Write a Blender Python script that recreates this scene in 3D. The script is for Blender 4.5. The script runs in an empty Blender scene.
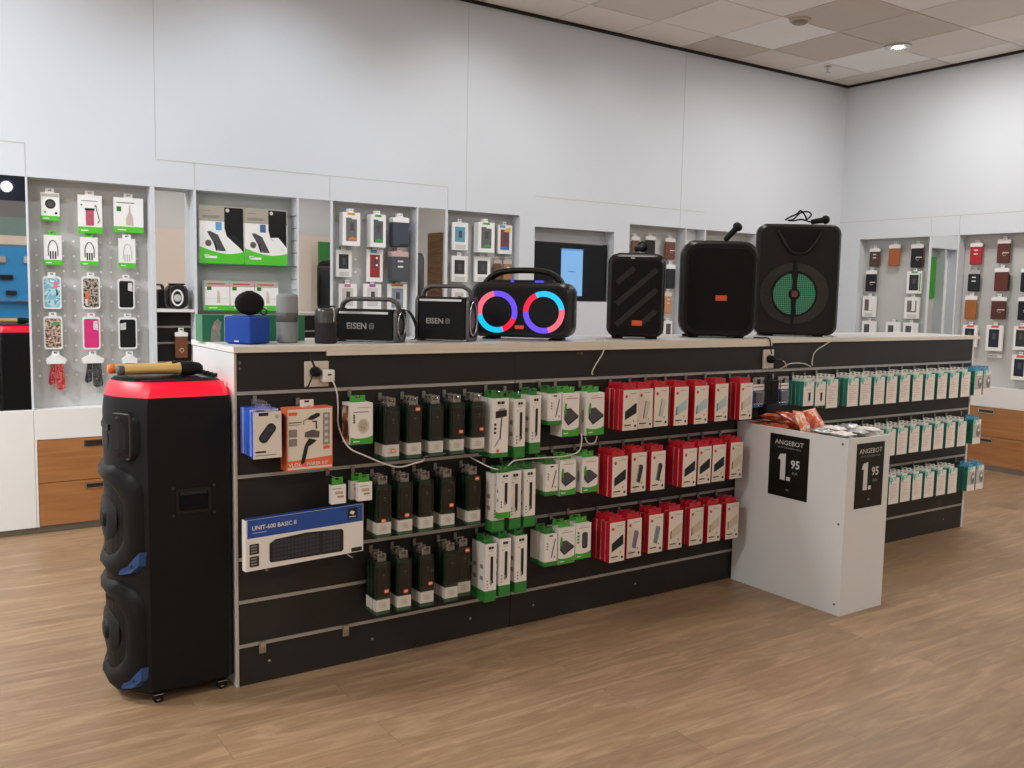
import bpy, bmesh, math, random
from mathutils import Vector, Matrix
random.seed(7)
SC = bpy.context.scene
COL = SC.collection
PI = math.pi

# ------------------------------------------------------------------ materials
def lin(h):
    h = h.lstrip('#')
    o = []
    for i in (0, 2, 4):
        c = int(h[i:i+2], 16) / 255
        o.append(c / 12.92 if c <= 0.04045 else ((c + 0.055) / 1.055) ** 2.4)
    return (o[0], o[1], o[2], 1)

_mats = {}
def mat(hexc, rough=0.5, metal=0.0, var=0.06, scale=25.0, bump=0.0, bscale=200.0, coat=0.0):
    """Principled surface with a little procedural variation of its colour and relief."""
    key = (hexc, rough, metal, var, scale, bump, bscale, coat)
    if key in _mats:
        return _mats[key]
    m = bpy.data.materials.new('surface_' + hexc.lstrip('#'))
    m.use_nodes = True
    nt = m.node_tree
    b = nt.nodes['Principled BSDF']
    b.inputs['Roughness'].default_value = rough
    b.inputs['Metallic'].default_value = metal
    if coat:
        b.inputs['Coat Weight'].default_value = coat
        b.inputs['Coat Roughness'].default_value = 0.15
    c = lin(hexc)
    if max(c[:3]) < .06 and metal == 0:
        b.inputs['Specular IOR Level'].default_value = .22
    tc = nt.nodes.new('ShaderNodeTexCoord')
    if var > 0:
        n = nt.nodes.new('ShaderNodeTexNoise')
        n.inputs['Scale'].default_value = scale
        n.inputs['Detail'].default_value = 3
        mx = nt.nodes.new('ShaderNodeMix')
        mx.data_type = 'RGBA'
        mx.inputs['A'].default_value = tuple(v * (1 - var) for v in c[:3]) + (1,)
        mx.inputs['B'].default_value = tuple(min(1, v * (1 + var)) for v in c[:3]) + (1,)
        nt.links.new(tc.outputs['Object'], n.inputs['Vector'])
        nt.links.new(n.outputs['Fac'], mx.inputs['Factor'])
        nt.links.new(mx.outputs['Result'], b.inputs['Base Color'])
    else:
        b.inputs['Base Color'].default_value = c
    if bump > 0:
        n2 = nt.nodes.new('ShaderNodeTexNoise')
        n2.inputs['Scale'].default_value = bscale
        n2.inputs['Detail'].default_value = 2
        bp = nt.nodes.new('ShaderNodeBump')
        bp.inputs['Strength'].default_value = bump
        bp.inputs['Distance'].default_value = 0.002
        nt.links.new(tc.outputs['Object'], n2.inputs['Vector'])
        nt.links.new(n2.outputs['Fac'], bp.inputs['Height'])
        nt.links.new(bp.outputs['Normal'], b.inputs['Normal'])
    _mats[key] = m
    return m

def glow(hexc, strength):
    key = ('glow', hexc, strength)
    if key in _mats:
        return _mats[key]
    m = bpy.data.materials.new('glow_' + hexc.lstrip('#'))
    m.use_nodes = True
    b = m.node_tree.nodes['Principled BSDF']
    b.inputs['Base Color'].default_value = tuple(x * .15 for x in lin(hexc)[:3]) + (1,)
    b.inputs['Emission Color'].default_value = lin(hexc)
    b.inputs['Emission Strength'].default_value = strength
    b.inputs['Roughness'].default_value = 0.4
    _mats[key] = m
    return m

def clear_plastic(name, tint='#ffffff', gloss=0.14, rough=0.12):
    m = bpy.data.materials.new(name)
    m.use_nodes = True
    nt = m.node_tree
    for n in list(nt.nodes):
        nt.nodes.remove(n)
    out = nt.nodes.new('ShaderNodeOutputMaterial')
    tr = nt.nodes.new('ShaderNodeBsdfTransparent')
    tr.inputs['Color'].default_value = lin(tint)
    gl = nt.nodes.new('ShaderNodeBsdfGlossy')
    gl.inputs['Roughness'].default_value = rough
    nz = nt.nodes.new('ShaderNodeTexNoise')
    nz.inputs['Scale'].default_value = 40
    bp = nt.nodes.new('ShaderNodeBump')
    bp.inputs['Strength'].default_value = 0.25
    bp.inputs['Distance'].default_value = 0.003
    lw = nt.nodes.new('ShaderNodeLayerWeight')
    lw.inputs['Blend'].default_value = 0.25
    ma = nt.nodes.new('ShaderNodeMath'); ma.operation = 'MULTIPLY_ADD'
    ma.inputs[1].default_value = 0.5
    ma.inputs[2].default_value = gloss
    mx = nt.nodes.new('ShaderNodeMixShader')
    nt.links.new(nz.outputs['Fac'], bp.inputs['Height'])
    nt.links.new(bp.outputs['Normal'], gl.inputs['Normal'])
    nt.links.new(lw.outputs['Fresnel'], ma.inputs[0])
    nt.links.new(ma.outputs[0], mx.inputs['Fac'])
    nt.links.new(tr.outputs[0], mx.inputs[1])
    nt.links.new(gl.outputs[0], mx.inputs[2])
    nt.links.new(mx.outputs[0], out.inputs['Surface'])
    return m

def wood(name, dark, light, axis=0, scale=3.0, rough=0.45):
    m = bpy.data.materials.new(name)
    m.use_nodes = True
    nt = m.node_tree
    b = nt.nodes['Principled BSDF']
    b.inputs['Roughness'].default_value = rough
    tc = nt.nodes.new('ShaderNodeTexCoord')
    mp = nt.nodes.new('ShaderNodeMapping')
    s = [18.0, 18.0, 18.0]; s[axis] = 1.2
    mp.inputs['Scale'].default_value = s
    n = nt.nodes.new('ShaderNodeTexNoise')
    n.inputs['Scale'].default_value = scale
    n.inputs['Detail'].default_value = 5
    n.inputs['Distortion'].default_value = 0.6
    cr = nt.nodes.new('ShaderNodeValToRGB')
    cr.color_ramp.elements[0].position = 0.3
    cr.color_ramp.elements[1].position = 0.7
    cr.color_ramp.elements[0].color = lin(dark)
    cr.color_ramp.elements[1].color = lin(light)
    nt.links.new(tc.outputs['Object'], mp.inputs['Vector'])
    nt.links.new(mp.outputs['Vector'], n.inputs['Vector'])
    nt.links.new(n.outputs['Fac'], cr.inputs['Fac'])
    nt.links.new(cr.outputs['Color'], b.inputs['Base Color'])
    return m

def floor_material():
    m = bpy.data.materials.new('oak_plank_floor')
    m.use_nodes = True
    nt = m.node_tree
    L = nt.links
    b = nt.nodes['Principled BSDF']
    tc = nt.nodes.new('ShaderNodeTexCoord')
    br = nt.nodes.new('ShaderNodeTexBrick')
    br.offset = 0.37
    br.inputs['Scale'].default_value = 1.0
    br.inputs['Brick Width'].default_value = 1.28
    br.inputs['Row Height'].default_value = 0.19
    br.inputs['Mortar Size'].default_value = 0.0012
    br.inputs['Mortar Smooth'].default_value = 0.3
    br.inputs['Color1'].default_value = (0, 0, 0, 1)
    br.inputs['Color2'].default_value = (1, 1, 1, 1)
    br.inputs['Mortar'].default_value = (0.5, 0.5, 0.5, 1)
    L.new(tc.outputs['Object'], br.inputs['Vector'])
    # each plank has its own slice of grain
    sep = nt.nodes.new('ShaderNodeSeparateColor')
    L.new(br.outputs['Color'], sep.inputs['Color'])
    mul = nt.nodes.new('ShaderNodeMath'); mul.operation = 'MULTIPLY'
    mul.inputs[1].default_value = 7.3
    L.new(sep.outputs[0], mul.inputs[0])
    cmb = nt.nodes.new('ShaderNodeCombineXYZ')
    L.new(mul.outputs[0], cmb.inputs['Z'])
    add = nt.nodes.new('ShaderNodeVectorMath'); add.operation = 'ADD'
    L.new(tc.outputs['Object'], add.inputs[0]); L.new(cmb.outputs[0], add.inputs[1])
    mp = nt.nodes.new('ShaderNodeMapping')
    mp.inputs['Scale'].default_value = (0.8, 6.0, 1.0)
    L.new(add.outputs[0], mp.inputs['Vector'])
    g1 = nt.nodes.new('ShaderNodeTexNoise')
    g1.inputs['Scale'].default_value = 2.6
    g1.inputs['Detail'].default_value = 6
    g1.inputs['Distortion'].default_value = 1.6
    g1.inputs['Roughness'].default_value = 0.62
    L.new(mp.outputs[0], g1.inputs['Vector'])
    g2 = nt.nodes.new('ShaderNodeTexNoise')
    g2.inputs['Scale'].default_value = 1.1
    g2.inputs['Detail'].default_value = 2
    L.new(add.outputs[0], g2.inputs['Vector'])
    cr = nt.nodes.new('ShaderNodeValToRGB')
    e = cr.color_ramp.elements
    e[0].position = 0.25; e[0].color = lin('#83664a')
    e[1].position = 0.85; e[1].color = lin('#b7997a')
    x = e.new(0.5); x.color = lin('#93775a')
    L.new(g1.outputs['Fac'], cr.inputs['Fac'])
    tone = nt.nodes.new('ShaderNodeMapRange')
    tone.inputs['To Min'].default_value = 0.90
    tone.inputs['To Max'].default_value = 1.10
    L.new(sep.outputs[0], tone.inputs['Value'])
    tone2 = nt.nodes.new('ShaderNodeMapRange')
    tone2.inputs['From Min'].default_value = 0.3
    tone2.inputs['From Max'].default_value = 0.7
    tone2.inputs['To Min'].default_value = 0.92
    tone2.inputs['To Max'].default_value = 1.08
    L.new(g2.outputs['Fac'], tone2.inputs['Value'])
    mm = nt.nodes.new('ShaderNodeMath'); mm.operation = 'MULTIPLY'
    L.new(tone.outputs[0], mm.inputs[0]); L.new(tone2.outputs[0], mm.inputs[1])
    vm = nt.nodes.new('ShaderNodeVectorMath'); vm.operation = 'SCALE'
    L.new(cr.outputs['Color'], vm.inputs[0]); L.new(mm.outputs[0], vm.inputs['Scale'])
    seam = nt.nodes.new('ShaderNodeMix'); seam.data_type = 'RGBA'
    L.new(br.outputs['Fac'], seam.inputs['Factor'])
    L.new(vm.outputs[0], seam.inputs['A'])
    seam.inputs['B'].default_value = lin('#7d6750')
    L.new(seam.outputs['Result'], b.inputs['Base Color'])
    rr = nt.nodes.new('ShaderNodeMapRange')
    rr.inputs['To Min'].default_value = 0.34
    rr.inputs['To Max'].default_value = 0.5
    L.new(g1.outputs['Fac'], rr.inputs['Value'])
    L.new(rr.outputs[0], b.inputs['Roughness'])
    bp = nt.nodes.new('ShaderNodeBump')
    bp.inputs['Strength'].default_value = 0.12
    bp.inputs['Distance'].default_value = 0.002
    L.new(g1.outputs['Fac'], bp.inputs['Height'])
    L.new(bp.outputs['Normal'], b.inputs['Normal'])
    return m

def grille_material(name, hexc, dots=260.0):
    """Perforated speaker grille: dark holes in a regular grid."""
    m = bpy.data.materials.new(name)
    m.use_nodes = True
    nt = m.node_tree
    b = nt.nodes['Principled BSDF']
    b.inputs['Roughness'].default_value = 0.6
    b.inputs['Specular IOR Level'].default_value = .15
    tc = nt.nodes.new('ShaderNodeTexCoord')
    v = nt.nodes.new('ShaderNodeTexVoronoi')
    v.inputs['Scale'].default_value = dots
    v.inputs['Randomness'].default_value = 0.0
    cr = nt.nodes.new('ShaderNodeValToRGB')
    cr.color_ramp.elements[0].position = 0.35
    cr.color_ramp.elements[1].position = 0.5
    c = lin(hexc)
    cr.color_ramp.elements[0].color = tuple(x * 0.3 for x in c[:3]) + (1,)
    cr.color_ramp.elements[1].color = c
    nt.links.new(tc.outputs['Object'], v.inputs['Vector'])
    nt.links.new(v.outputs['Distance'], cr.inputs['Fac'])
    nt.links.new(cr.outputs['Color'], b.inputs['Base Color'])
    return m

def speckle_material(name, cols, scale=60.0, rough=0.5):
    """Blotchy printed pattern (leopard, florals, sequins)."""
    m = bpy.data.materials.new(name)
    m.use_nodes = True
    nt = m.node_tree
    b = nt.nodes['Principled BSDF']
    b.inputs['Roughness'].default_value = rough
    tc = nt.nodes.new('ShaderNodeTexCoord')
    v = nt.nodes.new('ShaderNodeTexNoise')
    v.inputs['Scale'].default_value = scale
    v.inputs['Detail'].default_value = 1.0
    cr = nt.nodes.new('ShaderNodeValToRGB')
    cr.color_ramp.interpolation = 'CONSTANT'
    els = cr.color_ramp.elements
    els[0].position = 0; els[0].color = lin(cols[0])
    els[1].position = 0.46; els[1].color = lin(cols[1])
    pos = [0.54, 0.6]
    for p_, c in zip(pos, cols[2:]):
        x = els.new(p_); x.color = lin(c)
    nt.links.new(tc.outputs['Object'], v.inputs['Vector'])
    nt.links.new(v.outputs['Fac'], cr.inputs['Fac'])
    nt.links.new(cr.outputs['Color'], b.inputs['Base Color'])
    return m

# ------------------------------------------------------------------ mesh builder
def rrect(w, h, r, n=5, cx=0.0, cz=0.0):
    """Counter-clockwise rounded rectangle in 2-D."""
    pts = []
    r = min(r, w / 2 - 1e-4, h / 2 - 1e-4)
    for (sx, sz, a0) in ((1, -1, -90), (1, 1, 0), (-1, 1, 90), (-1, -1, 180)):
        for i in range(n + 1):
            a = math.radians(a0 + 90 * i / n)
            pts.append((cx + sx * (w / 2 - r) + r * math.cos(a), cz + sz * (h / 2 - r) + r * math.sin(a)))
    return pts

def circ(r, n=24, cx=0.0, cz=0.0, ez=None):
    return [(cx + r * math.cos(2 * PI * i / n), cz + (ez or r) * math.sin(2 * PI * i / n)) for i in range(n)]

_fontcache = {}
class B:
    """Collects shapes; build() links them as ONE mesh object."""
    def __init__(s):
        s.bm = bmesh.new()
        s.mats = []
        s.M = Matrix.Identity(4)
    def idx(s, m):
        if m not in s.mats:
            s.mats.append(m)
        return s.mats.index(m)
    def v(s, p):
        return s.bm.verts.new(s.M @ Vector(p))
    def face(s, vs, m):
        try:
            f = s.bm.faces.new(vs)
            f.material_index = s.idx(m)
            return f
        except ValueError:
            return None
    def quad(s, pts, m):
        return s.face([s.v(p) for p in pts], m)
    def box(s, x0, x1, y0, y1, z0, z1, m, faces=None):
        c = [s.v(p) for p in ((x0, y0, z0), (x1, y0, z0), (x1, y1, z0), (x0, y1, z0),
                              (x0, y0, z1), (x1, y0, z1), (x1, y1, z1), (x0, y1, z1))]
        faces = faces or {}
        for k, ii in (('-z', (3, 2, 1, 0)), ('+z', (4, 5, 6, 7)), ('-y', (0, 1, 5, 4)),
                      ('+y', (2, 3, 7, 6)), ('-x', (3, 0, 4, 7)), ('+x', (1, 2, 6, 5))):
            s.face([c[i] for i in ii], faces.get(k, m))
        return s
    def rbox(s, x0, x1, y0, y1, z0, z1, r, m, seg=2):
        t = bmesh.new()
        bmesh.ops.create_cube(t, size=1)
        for vv in t.verts:
            vv.co = Vector(((x0 + x1) / 2 + vv.co.x * (x1 - x0), (y0 + y1) / 2 + vv.co.y * (y1 - y0), (z0 + z1) / 2 + vv.co.z * (z1 - z0)))
        bmesh.ops.bevel(t, geom=list(t.edges), offset=r, segments=seg, profile=0.5, affect='EDGES')
        s.merge(t, m)
        return s
    def merge(s, t, m):
        mp = {}
        for vv in t.verts:
            mp[vv] = s.v(vv.co)
        for f in t.faces:
            s.face([mp[vv] for vv in f.verts], m)
        t.free()
    def loft(s, secs, m, cap0=True, cap1=True, mcap0=None, mcap1=None):
        rings = [[s.v(p) for p in sec] for sec in secs]
        n = len(rings[0])
        for a, b in zip(rings, rings[1:]):
            for i in range(n):
                s.face([a[i], a[(i + 1) % n], b[(i + 1) % n], b[i]], m)
        if cap0:
            s.face(list(reversed(rings[0])), mcap0 or m)
        if cap1:
            s.face(rings[-1], mcap1 or m)
        return s
    def yloft(s, prof, m, **k):
        """prof: list of (pts2d (x,z), y) from front (small y) to back."""
        return s.loft([[(x, y, z) for x, z in reversed(pts)] for pts, y in prof], m, **k)
    def zloft(s, prof, m, **k):
        return s.loft([[(x, y, z) for x, y in pts] for pts, z in prof], m, **k)
    def prism(s, pts, y0, y1, m, mside=None):
        """2-D polygon (x,z), counter-clockwise seen from the front, extruded from y0 (front) to y1."""
        f = [s.v((x, y0, z)) for x, z in pts]
        b = [s.v((x, y1, z)) for x, z in pts]
        s.face(f, m)
        s.face(list(reversed(b)), mside or m)
        n = len(pts)
        for i in range(n):
            j = (i + 1) % n
            s.face([f[i], b[i], b[j], f[j]], mside or m)
        return s
    def print_(s, pts, m, y=-0.0006):
        """A printed patch on a front face."""
        return s.face([s.v((x, y, z)) for x, z in pts], m)
    def pr(s, x0, x1, z0, z1, m, y=-0.0006):
        return s.print_([(x0, z0), (x1, z0), (x1, z1), (x0, z1)], m, y)
    def ring(s, pts_o, pts_i, y0, y1, m):
        """Frame between two outlines with equal counts, from y0 (front) to y1."""
        n = len(pts_o)
        fo = [s.v((x, y0, z)) for x, z in pts_o]; fi = [s.v((x, y0, z)) for x, z in pts_i]
        bo = [s.v((x, y1, z)) for x, z in pts_o]; bi = [s.v((x, y1, z)) for x, z in pts_i]
        for i in range(n):
            j = (i + 1) % n
            s.face([fo[i], fo[j], fi[j], fi[i]], m)
            s.face([bo[j], bo[i], bi[i], bi[j]], m)
            s.face([fo[j], fo[i], bo[i], bo[j]], m)
            s.face([fi[i], fi[j], bi[j], bi[i]], m)
        return s
    def tube(s, pts, r, m, n=8, closed=False, cap=True):
        P = [Vector(p) for p in pts]
        rings = []
        up = None
        for i, p in enumerate(P):
            if closed:
                d = (P[(i + 1) % len(P)] - P[i - 1]).normalized()
            elif i == 0:
                d = (P[1] - P[0]).normalized()
            elif i == len(P) - 1:
                d = (P[-1] - P[-2]).normalized()
            else:
                d = (P[i + 1] - P[i - 1]).normalized()
            if up is None:
                up = Vector((0, 0, 1)) if abs(d.z) < 0.9 else Vector((0, 1, 0))
            a = d.cross(up)
            if a.length < 1e-4:
                a = d.cross(Vector((1, 0, 0)))
            a.normalize()
            b = a.cross(d).normalized()
            up = b
            rr = r[i] if isinstance(r, (list, tuple)) else r
            rings.append([s.v(p + a * rr * math.cos(2 * PI * k / n) + b * rr * math.sin(2 * PI * k / n)) for k in range(n)])
        prs = list(zip(rings, rings[1:]))
        if closed:
            prs.append((rings[-1], rings[0]))
        for A, C in prs:
            for k in range(n):
                s.face([A[k], A[(k + 1) % n], C[(k + 1) % n], C[k]], m)
        if cap and not closed:
            s.face(list(reversed(rings[0])), m)
            s.face(rings[-1], m)
        return s
    def cyl(s, p0, p1, r, m, n=16):
        return s.tube([p0, p1], r, m, n)
    def lathe(s, prof, m, n=28, c=(0, 0, 0), axis='z', cap=True):
        """prof: list of (radius, height)."""
        rings = []
        for r, h in prof:
            ring = []
            for i in range(n):
                a = 2 * PI * i / n
                x, y = r * math.cos(a), r * math.sin(a)
                p = (x, y, h) if axis == 'z' else ((x, h, y) if axis == 'y' else (h, x, y))
                ring.append(s.v((p[0] + c[0], p[1] + c[1], p[2] + c[2])))
            rings.append(ring)
        for A, C in zip(rings, rings[1:]):
            for i in range(n):
                j = (i + 1) % n
                s.face([A[i], A[j], C[j], C[i]], m)
        if cap:
            s.face(list(reversed(rings[0])), m)
            s.face(rings[-1], m)
        return s
    def text(s, t, size, x, z, m, y=-0.0008, align='LEFT', bold=0.0, stretch=1.0):
        key = (t, align, bold)
        if key not in _fontcache:
            cu = bpy.data.curves.new('lettering', 'FONT')
            cu.body = t
            cu.size = 1.0
            cu.align_x = align
            cu.offset = bold
            cu.resolution_u = 2
            ob = bpy.data.objects.new('lettering', cu)
            COL.objects.link(ob)
            bpy.context.view_layer.update()
            dg = bpy.context.evaluated_depsgraph_get()
            me = ob.evaluated_get(dg).to_mesh()
            vs = [tuple(q.co) for q in me.vertices]
            fs = [tuple(p_.vertices) for p_ in me.polygons]
            ob.evaluated_get(dg).to_mesh_clear()
            bpy.data.objects.remove(ob)
            bpy.data.curves.remove(cu)
            _fontcache[key] = (vs, fs)
        vs, fs = _fontcache[key]
        vv = [s.v((x + q[0] * size * stretch, y, z + q[1] * size)) for q in vs]
        for f in fs:
            s.face([vv[i] for i in f], m)
        return s
    def build(s, name, parent=None, smooth=None, loc=None, rotz=None, recalc=True):
        if recalc:
            bmesh.ops.recalc_face_normals(s.bm, faces=list(s.bm.faces)) if recalc == 2 else None
        me = bpy.data.meshes.new(name)
        s.bm.to_mesh(me)
        s.bm.free()
        for m in s.mats:
            me.materials.append(m)
        if smooth:
            for p_ in me.polygons:
                p_.use_smooth = True
            me.set_sharp_from_angle(angle=math.radians(smooth))
        o = bpy.data.objects.new(name, me)
        COL.objects.link(o)
        if parent is not None:
            o.parent = parent
        if loc is not None:
            o.location = loc
        if rotz is not None:
            o.rotation_euler = (0, 0, rotz)
        return o

def tag(o, label=None, cat=None, group=None, kind=None):
    if label: o['label'] = label
    if cat: o['category'] = cat
    if group: o['group'] = group
    if kind: o['kind'] = kind
    return o

def thing(name, label, cat, loc=(0, 0, 0), rotz=0.0, group=None, rot=None):
    o = bpy.data.objects.new(name, None)
    o.empty_display_size = 0.05
    COL.objects.link(o)
    o.location = loc
    o.rotation_euler = rot if rot else (0, 0, rotz)
    return tag(o, label, cat, group)

def dup(root, loc, label, group=None, rot=None):
    r = root.copy()
    COL.objects.link(r)
    r.location = loc
    if rot is not None:
        r.rotation_euler = rot
    r['label'] = label
    if group:
        r['group'] = group
    for ch in list(root.children):
        c = ch.copy()
        COL.objects.link(c)
        c.parent = r
        for g in list(ch.children):
            d = g.copy()
            COL.objects.link(d)
            d.parent = c
    return r

ORD = ['first', 'second', 'third', 'fourth', 'fifth', 'sixth', 'seventh', 'eighth', 'ninth', 'tenth',
       'eleventh', 'twelfth', 'thirteenth', 'fourteenth', 'fifteenth', 'sixteenth', 'seventeenth']
DEPTH = ['front', 'second', 'third', 'fourth', 'fifth', 'sixth']
ROWS = ['top', 'middle', 'bottom']
# ------------------------------------------------------------------ colours
WALL = mat('#d4d8dd', 0.62, var=0.015, scale=1.5, bump=0.03, bscale=60)
WHITE = mat('#e6e5e2', 0.35, var=0.02, scale=4)
BOARD = mat('#dedcd8', 0.4, var=0.02, scale=4)
PEGB = mat('#c2c2bf', 0.55, var=0.03, scale=6)
GREYB = mat('#b2b8b3', 0.5, var=0.03, scale=6)
DARK = mat('#2c2927', 0.42, var=0.08, scale=9)
DARKB = mat('#292625', 0.45, var=0.06, scale=9)
ALU = mat('#bab7b2', 0.4, metal=0.7, var=0.08, scale=12)
CHROME = mat('#c9c8c6', 0.2, metal=1.0, var=0.05)
BLACK = mat('#121212', 0.5, var=0.1)
BLACKS = mat('#0d0d0d', 0.28, var=0.1)
RUBBER = mat('#181818', 0.7, var=0.1)
BEIGE = mat('#d8cdc4', 0.6, var=0.03)
CLEAR = clear_plastic('clear_plastic_film')
CLEARD = clear_plastic('clear_plastic_dark', '#d3dcd5', 0.05, 0.1)
CABW = wood('orange_beech_veneer', '#99653a', '#ad7848', axis=0, scale=2.0, rough=0.35)
CABWY = wood('orange_beech_veneer_side', '#99653a', '#ad7848', axis=1, scale=2.0, rough=0.35)
MIRROR = bpy.data.materials.new('silvered_mirror')
MIRROR.use_nodes = True
_b = MIRROR.node_tree.nodes['Principled BSDF']
_b.inputs['Base Color'].default_value = (0.86, 0.87, 0.86, 1)
_b.inputs['Metallic'].default_value = 1.0
_b.inputs['Roughness'].default_value = 0.015

YW = 5.796          # front face of the back wall
YN = 5.916          # back of its niches
XR = 7.770          # face of the right wall
XN = 7.890
ZN = 2.018          # head of the niches
ZS = 0.715          # their ledge
ZC = 3.497          # ceiling
XL, YF = -3.2, -4.0

def struct(o):
    o['kind'] = 'structure'
    return o

# floor
b = B(); b.box(XL - .1, 8.1, YF - .1, 6.1, -0.05, 0.0, floor_material())
struct(b.build('floor'))

# back wall with its niches left open
back_open = [(0.405, 0.633), (0.643, 1.292), (1.317, 1.545), (1.559, 2.2), (2.213, 2.434), (2.449, 3.077),
             (3.088, 3.31), (3.327, 3.952), (4.093, 4.884), (5.047, 5.682), (5.690, 5.911), (5.925, 6.560)]
b = B()
b.box(XL, XN + .1, YN, YN + .1, 0.0, ZC + .05, WALL)
struct(b.build('wall_back'))
b = B()
b.box(XL, XN, YW, YN - .001, ZN, ZC + .05, WALL)                   # above the niches
xs = XL
for (x0, x1) in back_open:
    b.box(xs, x0, YW, YN - .001, ZS, ZN, WALL)
    xs = x1
b.box(xs, XR, YW, YN - .001, ZS, ZN, WALL)
b.box(4.093, 4.884, YW, YN - .001, ZS, 1.377, WALL)                 # under the screen
b.box(4.093, 4.884, YW, YN - .001, 1.943, ZN, WALL)
# panel joints
J = mat('#c2c2c0', 0.6, var=0.02)
for x, z0, z1 in ((1.327, 2.185, ZC), (3.477, 2.02, ZC), (5.61, 2.02, ZC), (0.635, 2.02, 2.2), (1.55, 2.02, 2.185), (2.427, 2.02, 2.177), (3.324, 2.02, 2.17)):
    b.box(x - .0025, x + .0025, YW - .0012, YW, z0, z1, J)
for x0, x1, z in ((-1.5, .635, 2.2), (1.327, 3.324, 2.178), (4.09, 5.9, 2.17)):
    b.box(x0, x1, YW - .0012, YW, z - .003, z + .003, J)
struct(b.build('trim_5'))

# right wall with its niches
right_open = [(4.839, 5.563), (4.572, 4.820), (3.834, 4.558), (3.58, 3.82), (2.84, 3.566)]
b = B()
b.box(XN, XN + .1, YF, YN, 0, ZC + .05, WALL)
struct(b.build('wall_right'))
b = B()
b.box(XR, XN - .001, YF, YW, ZN, ZC + .05, WALL)
ys = YW
for (y0, y1) in right_open:
    b.box(XR, XN - .001, y1, ys, ZS, ZN, WALL)
    ys = y0
b.box(XR, XN - .001, YF, ys, ZS, ZN, WALL)
for y, z0, z1 in ((4.83, 2.02, 2.19), (4.565, 2.02, 2.19), (3.0, 2.02, ZC)):
    b.box(XR - .0012, XR, y - .0025, y + .0025, z0, z1, J)
b.box(XR - .0012, XR, 3.0, YW, 2.187, 2.193, J)
struct(b.build('trim_6'))

# the far sides of the shop (seen in the mirrors)
FRONTW = mat('#e4d9d1', 0.7, var=0.03, scale=2)
b = B(); b.box(XL, XN, YF - .1, YF, 0, ZC, FRONTW)
b.box(3.0, 8, YF, YF + .004, 2.40, ZC, WALL)
struct(b.build('wall_front'))
b = B(); b.box(XL - .1, XL, YF, 6.0, 0, ZC, WALL)
struct(b.build('wall_left'))

# ceiling: mineral tiles in a white T-grid
T1 = mat('#ebe6e0', 0.8, var=0.03, scale=3, bump=0.1, bscale=150)
T2 = mat('#cbc1b6', 0.8, var=0.05, scale=3, bump=0.1, bscale=150)
T3 = mat('#dcd5cd', 0.8, var=0.04, scale=3, bump=0.1, bscale=150)
T4 = mat('#f0eeea', 0.7, var=0.02, scale=3)
GRID = mat('#dcd5cc', 0.6, var=0.02)
b = B()
b.box(XL, XN + .1, YF, 6.0, ZC + .012, ZC + .06, GRID)
px, x_0, y_0 = 0.647, 4.222, YW - 0.44
special = {(2, 0): T2, (3, 0): T3, (2, 1): T4, (3, 1): T2, (4, 1): T4, (2, 2): T2, (3, 2): T2, (4, 0): T1, (1, 0): T1, (5, 1): T3, (4, 2): T3, (1, 1): T1, (5, 2): T1, (0, 0): T1, (1, 2): T1}  # lit and unlit tiles put into the tile colours, some vent tiles too
for i in range(-12, 6):
    for j in range(0, 16):
        x0, x1 = x_0 + px * i, x_0 + px * (i + 1)
        y1 = y_0 - px * (j - 1); y0 = y1 - px
        x0, x1 = max(x0, XL), min(x1, XR)
        y0, y1 = max(y0, YF), min(y1, YW)
        if x1 - x0 < .05 or y1 - y0 < .05:
            continue
        m = special.get((i, j), random.choice([T1, T1, T1, T3, T2]))
        b.box(x0 + .006, x1 - .006, y0 + .006, y1 - .006, ZC, ZC + .03, m)
struct(b.build('ceiling'))

SHADOW = mat('#2b2826', 0.8, var=0.05)  # solid dark strips stand in for the shaded gap along the ceiling
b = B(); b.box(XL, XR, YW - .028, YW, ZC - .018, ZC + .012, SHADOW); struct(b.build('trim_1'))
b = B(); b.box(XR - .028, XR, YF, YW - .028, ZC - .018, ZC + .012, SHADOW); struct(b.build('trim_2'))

# things seen in the mirrors
b = B()
b.box(0, 1.7, 0, .02, 0, 1.45, mat('#2f8fd2', 0.5, var=0.05))
for x, z, w, h, c in ((.35, 1.2, .16, .09, '#b8a99a'), (.75, 1.2, .2, .1, '#c9c9c9'), (.4, .95, .2, .07, '#1c1c1c'), (.85, .95, .18, .08, '#222222'), (.5, .72, .14, .07, '#2a2a2a'), (1.2, .9, .2, .09, '#ddd'.replace('#ddd', '#dddddd'))):
    b.rbox(x, x + w, .02, .07, z, z + h, .006, mat(c, .5))
b.box(0, 1.7, .02, .12, .62, .64, CHROME)
o = b.build('blue_display_board', loc=(0.9, YF + .002, 0.55))
tag(o, 'blue display board with small devices on the opposite wall, seen in the left mirror', 'display board')
b = B()
b.box(0.3, 3.0, YF, YF + .05, 2.02, 2.15, BEIGE)
b.box(0.3, 3.0, YF, YF + .05, 2.15, 2.42, mat('#6e8d88', .6))
b.box(0.3, 3.0, YF, YF + .05, 2.42, 2.66, mat('#6f7172', .6))
b.box(0.3, 3.0, YF, YF + .05, 2.66, ZC, mat('#1d2438', .6))
struct(b.build('trim_3'))
b = B(); b.lathe([(.02, 0), (.07, 0), (.075, .02), (.05, .05)], glow('#ffffff', 3.0), axis='y')
tag(b.build('round_sconce', loc=(1.45, YF + .0502, 2.86)), 'small glowing lamp on dark blue fascia, seen in the left mirror', 'lamp')
b = B(); b.box(-.13, .13, -.01, .01, .05, 1.22, mat('#2f7d3a', .5)); b.box(-.15, .15, -.04, .04, 0, .05, ALU)
tag(b.build('roll_up_banner', loc=(6.32, YF + .3, 1.06)), 'green roll up banner reflected in the narrow mirror beside the phone cases', 'banner')
b = B(); b.box(-.3, .3, -.2, .2, 0, 1.06, WHITE)
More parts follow.
